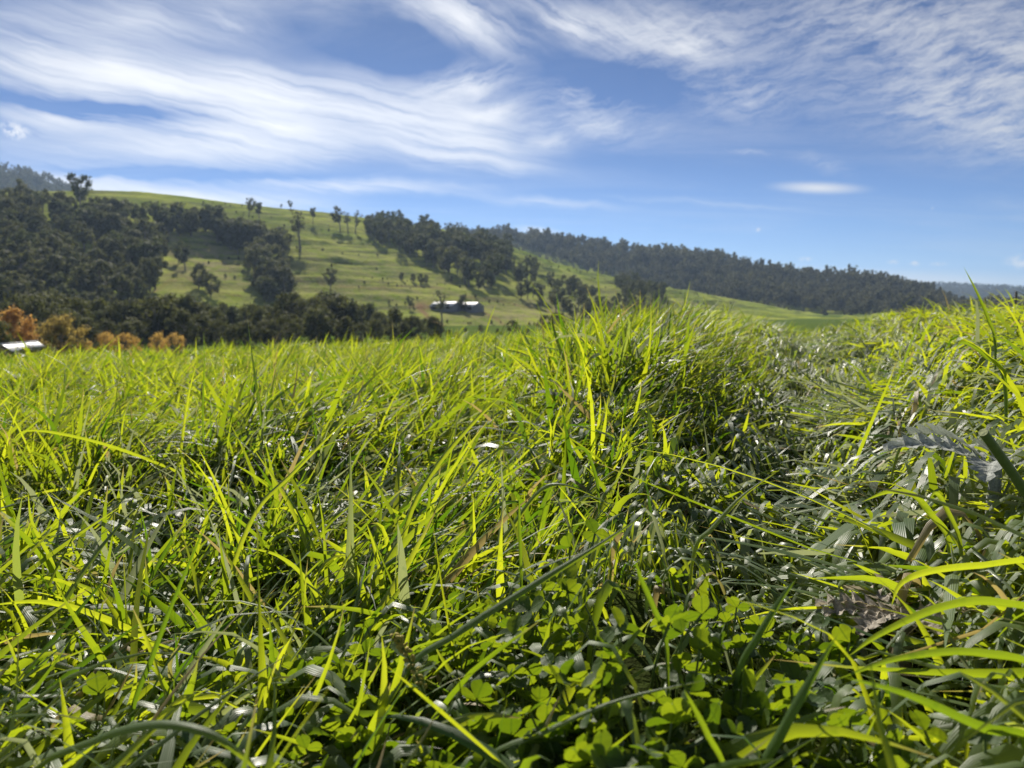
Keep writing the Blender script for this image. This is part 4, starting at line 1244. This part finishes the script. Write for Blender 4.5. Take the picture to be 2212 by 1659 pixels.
t.l.new(leafy(t, t.mix(t.smooth(nz_, .35, .65), (.24, .21, .17), (.58, .53, .45)), (.36, .31, .22), .35, .95, .1, nz_), o.inputs[0])
M_TH2 = m
thistle(t1c, 8, .16, .030, M_TH1, 'grey woolly thistle with spiny lobed leaves among the laid grass', 500, [1.2, 1.75, .75, -1.5, 2.4, -.4, .2, -2.4])
thistle(t2c, 8, .10, .024, M_TH2, 'smaller brownish woolly thistle pressed flat under sweeping grass leaves', 520, [1.3, .6, 2.2, -1.3, -.4, 3.0, -2.2])

# ------------------------------------------------------------------ weed with a bud spike
M_BUD = simple('yellow_bud', (.30, .24, .04), (.45, .36, .07), 300, .7)
d_ = land(905, 1520, .09)
wp = [at(930, 1540, d_), at(905, 1470, d_ * .97), at(872, 1400, d_ * .95), at(852, 1372, d_ * .94)]
wb = wp[0].copy()
e = empty('budding_weed', wb); tag(e, 'small weed with a spike of yellowish buds rising in the clover', 'weed')
sp = spline(wp, 16) - wb
gz0 = float(ground_z(np.array(wb[0]), np.array(wb[1])))
sp = np.concatenate([[[.0, .01, gz0 - wb[2] - .01]], sp])
v, f = tube(sp, np.linspace(.0016, .0009, 17), 6); add(link_mesh('stalk', v, f, [M_STEM], e))
bud_me = None
for i in range(34):
    q = 5 + i / 34 * 11
    k = int(q); c = sp[k] + (sp[min(k + 1, 16)] - sp[k]) * (q - k)
    a = i * 2.4
    c = c + np.array([math.cos(a), .6 * math.sin(a), .2]) * .0038
    if bud_me is None:
        hv, hf = tube([(0, 0, -1), (0, 0, -.7), (0, 0, 0), (0, 0, .7), (0, 0, 1)], [.05, .6, .85, .55, .05], 7)
        bud_me = link_mesh('bud', hv, hf, [M_BUD]).data
    b = bpy.data.objects.new('bud', bud_me); b.parent = e; b.location = c
    b.rotation_euler = (a, a * .7, a); s_ = .0024 * random.uniform(.7, 1.2); b.scale = (s_, s_, s_ * 1.3); add(b)
for i, (q, a) in enumerate(((4, .5), (5, 2.6), (7, 4.2), (9, 1.2), (6, 5.6))):
    ob = bpy.data.objects.new('leaf', LEAFLETS[i % 6]); ob.parent = e; ob.location = sp[q]
    ob.rotation_euler = (.5, 0, a); ob.scale = (.010, .022, .012); add(ob)

# ------------------------------------------------------------------ the air
v, f = box_v(-9000, 9000, -300, 9500, FLOOR - 14, 520)
hz_o = add(link_mesh('haze', v, f, [], None, False))
m = bpy.data.materials.new('haze'); m.use_nodes = True
t = NT(m.node_tree); t.n.clear()
o = t.new('ShaderNodeOutputMaterial'); vp = t.new('ShaderNodeVolumePrincipled')
vp.inputs['Color'].default_value = (.50, .70, 1.0, 1); vp.inputs['Density'].default_value = HAZE; vp.inputs['Anisotropy'].default_value = .35
t.l.new(vp.outputs[0], o.inputs['Volume'])
hz_o.data.materials.append(m)
tag(hz_o, 'thin blue air between the field and the far mountains', 'haze', None, 'stuff')
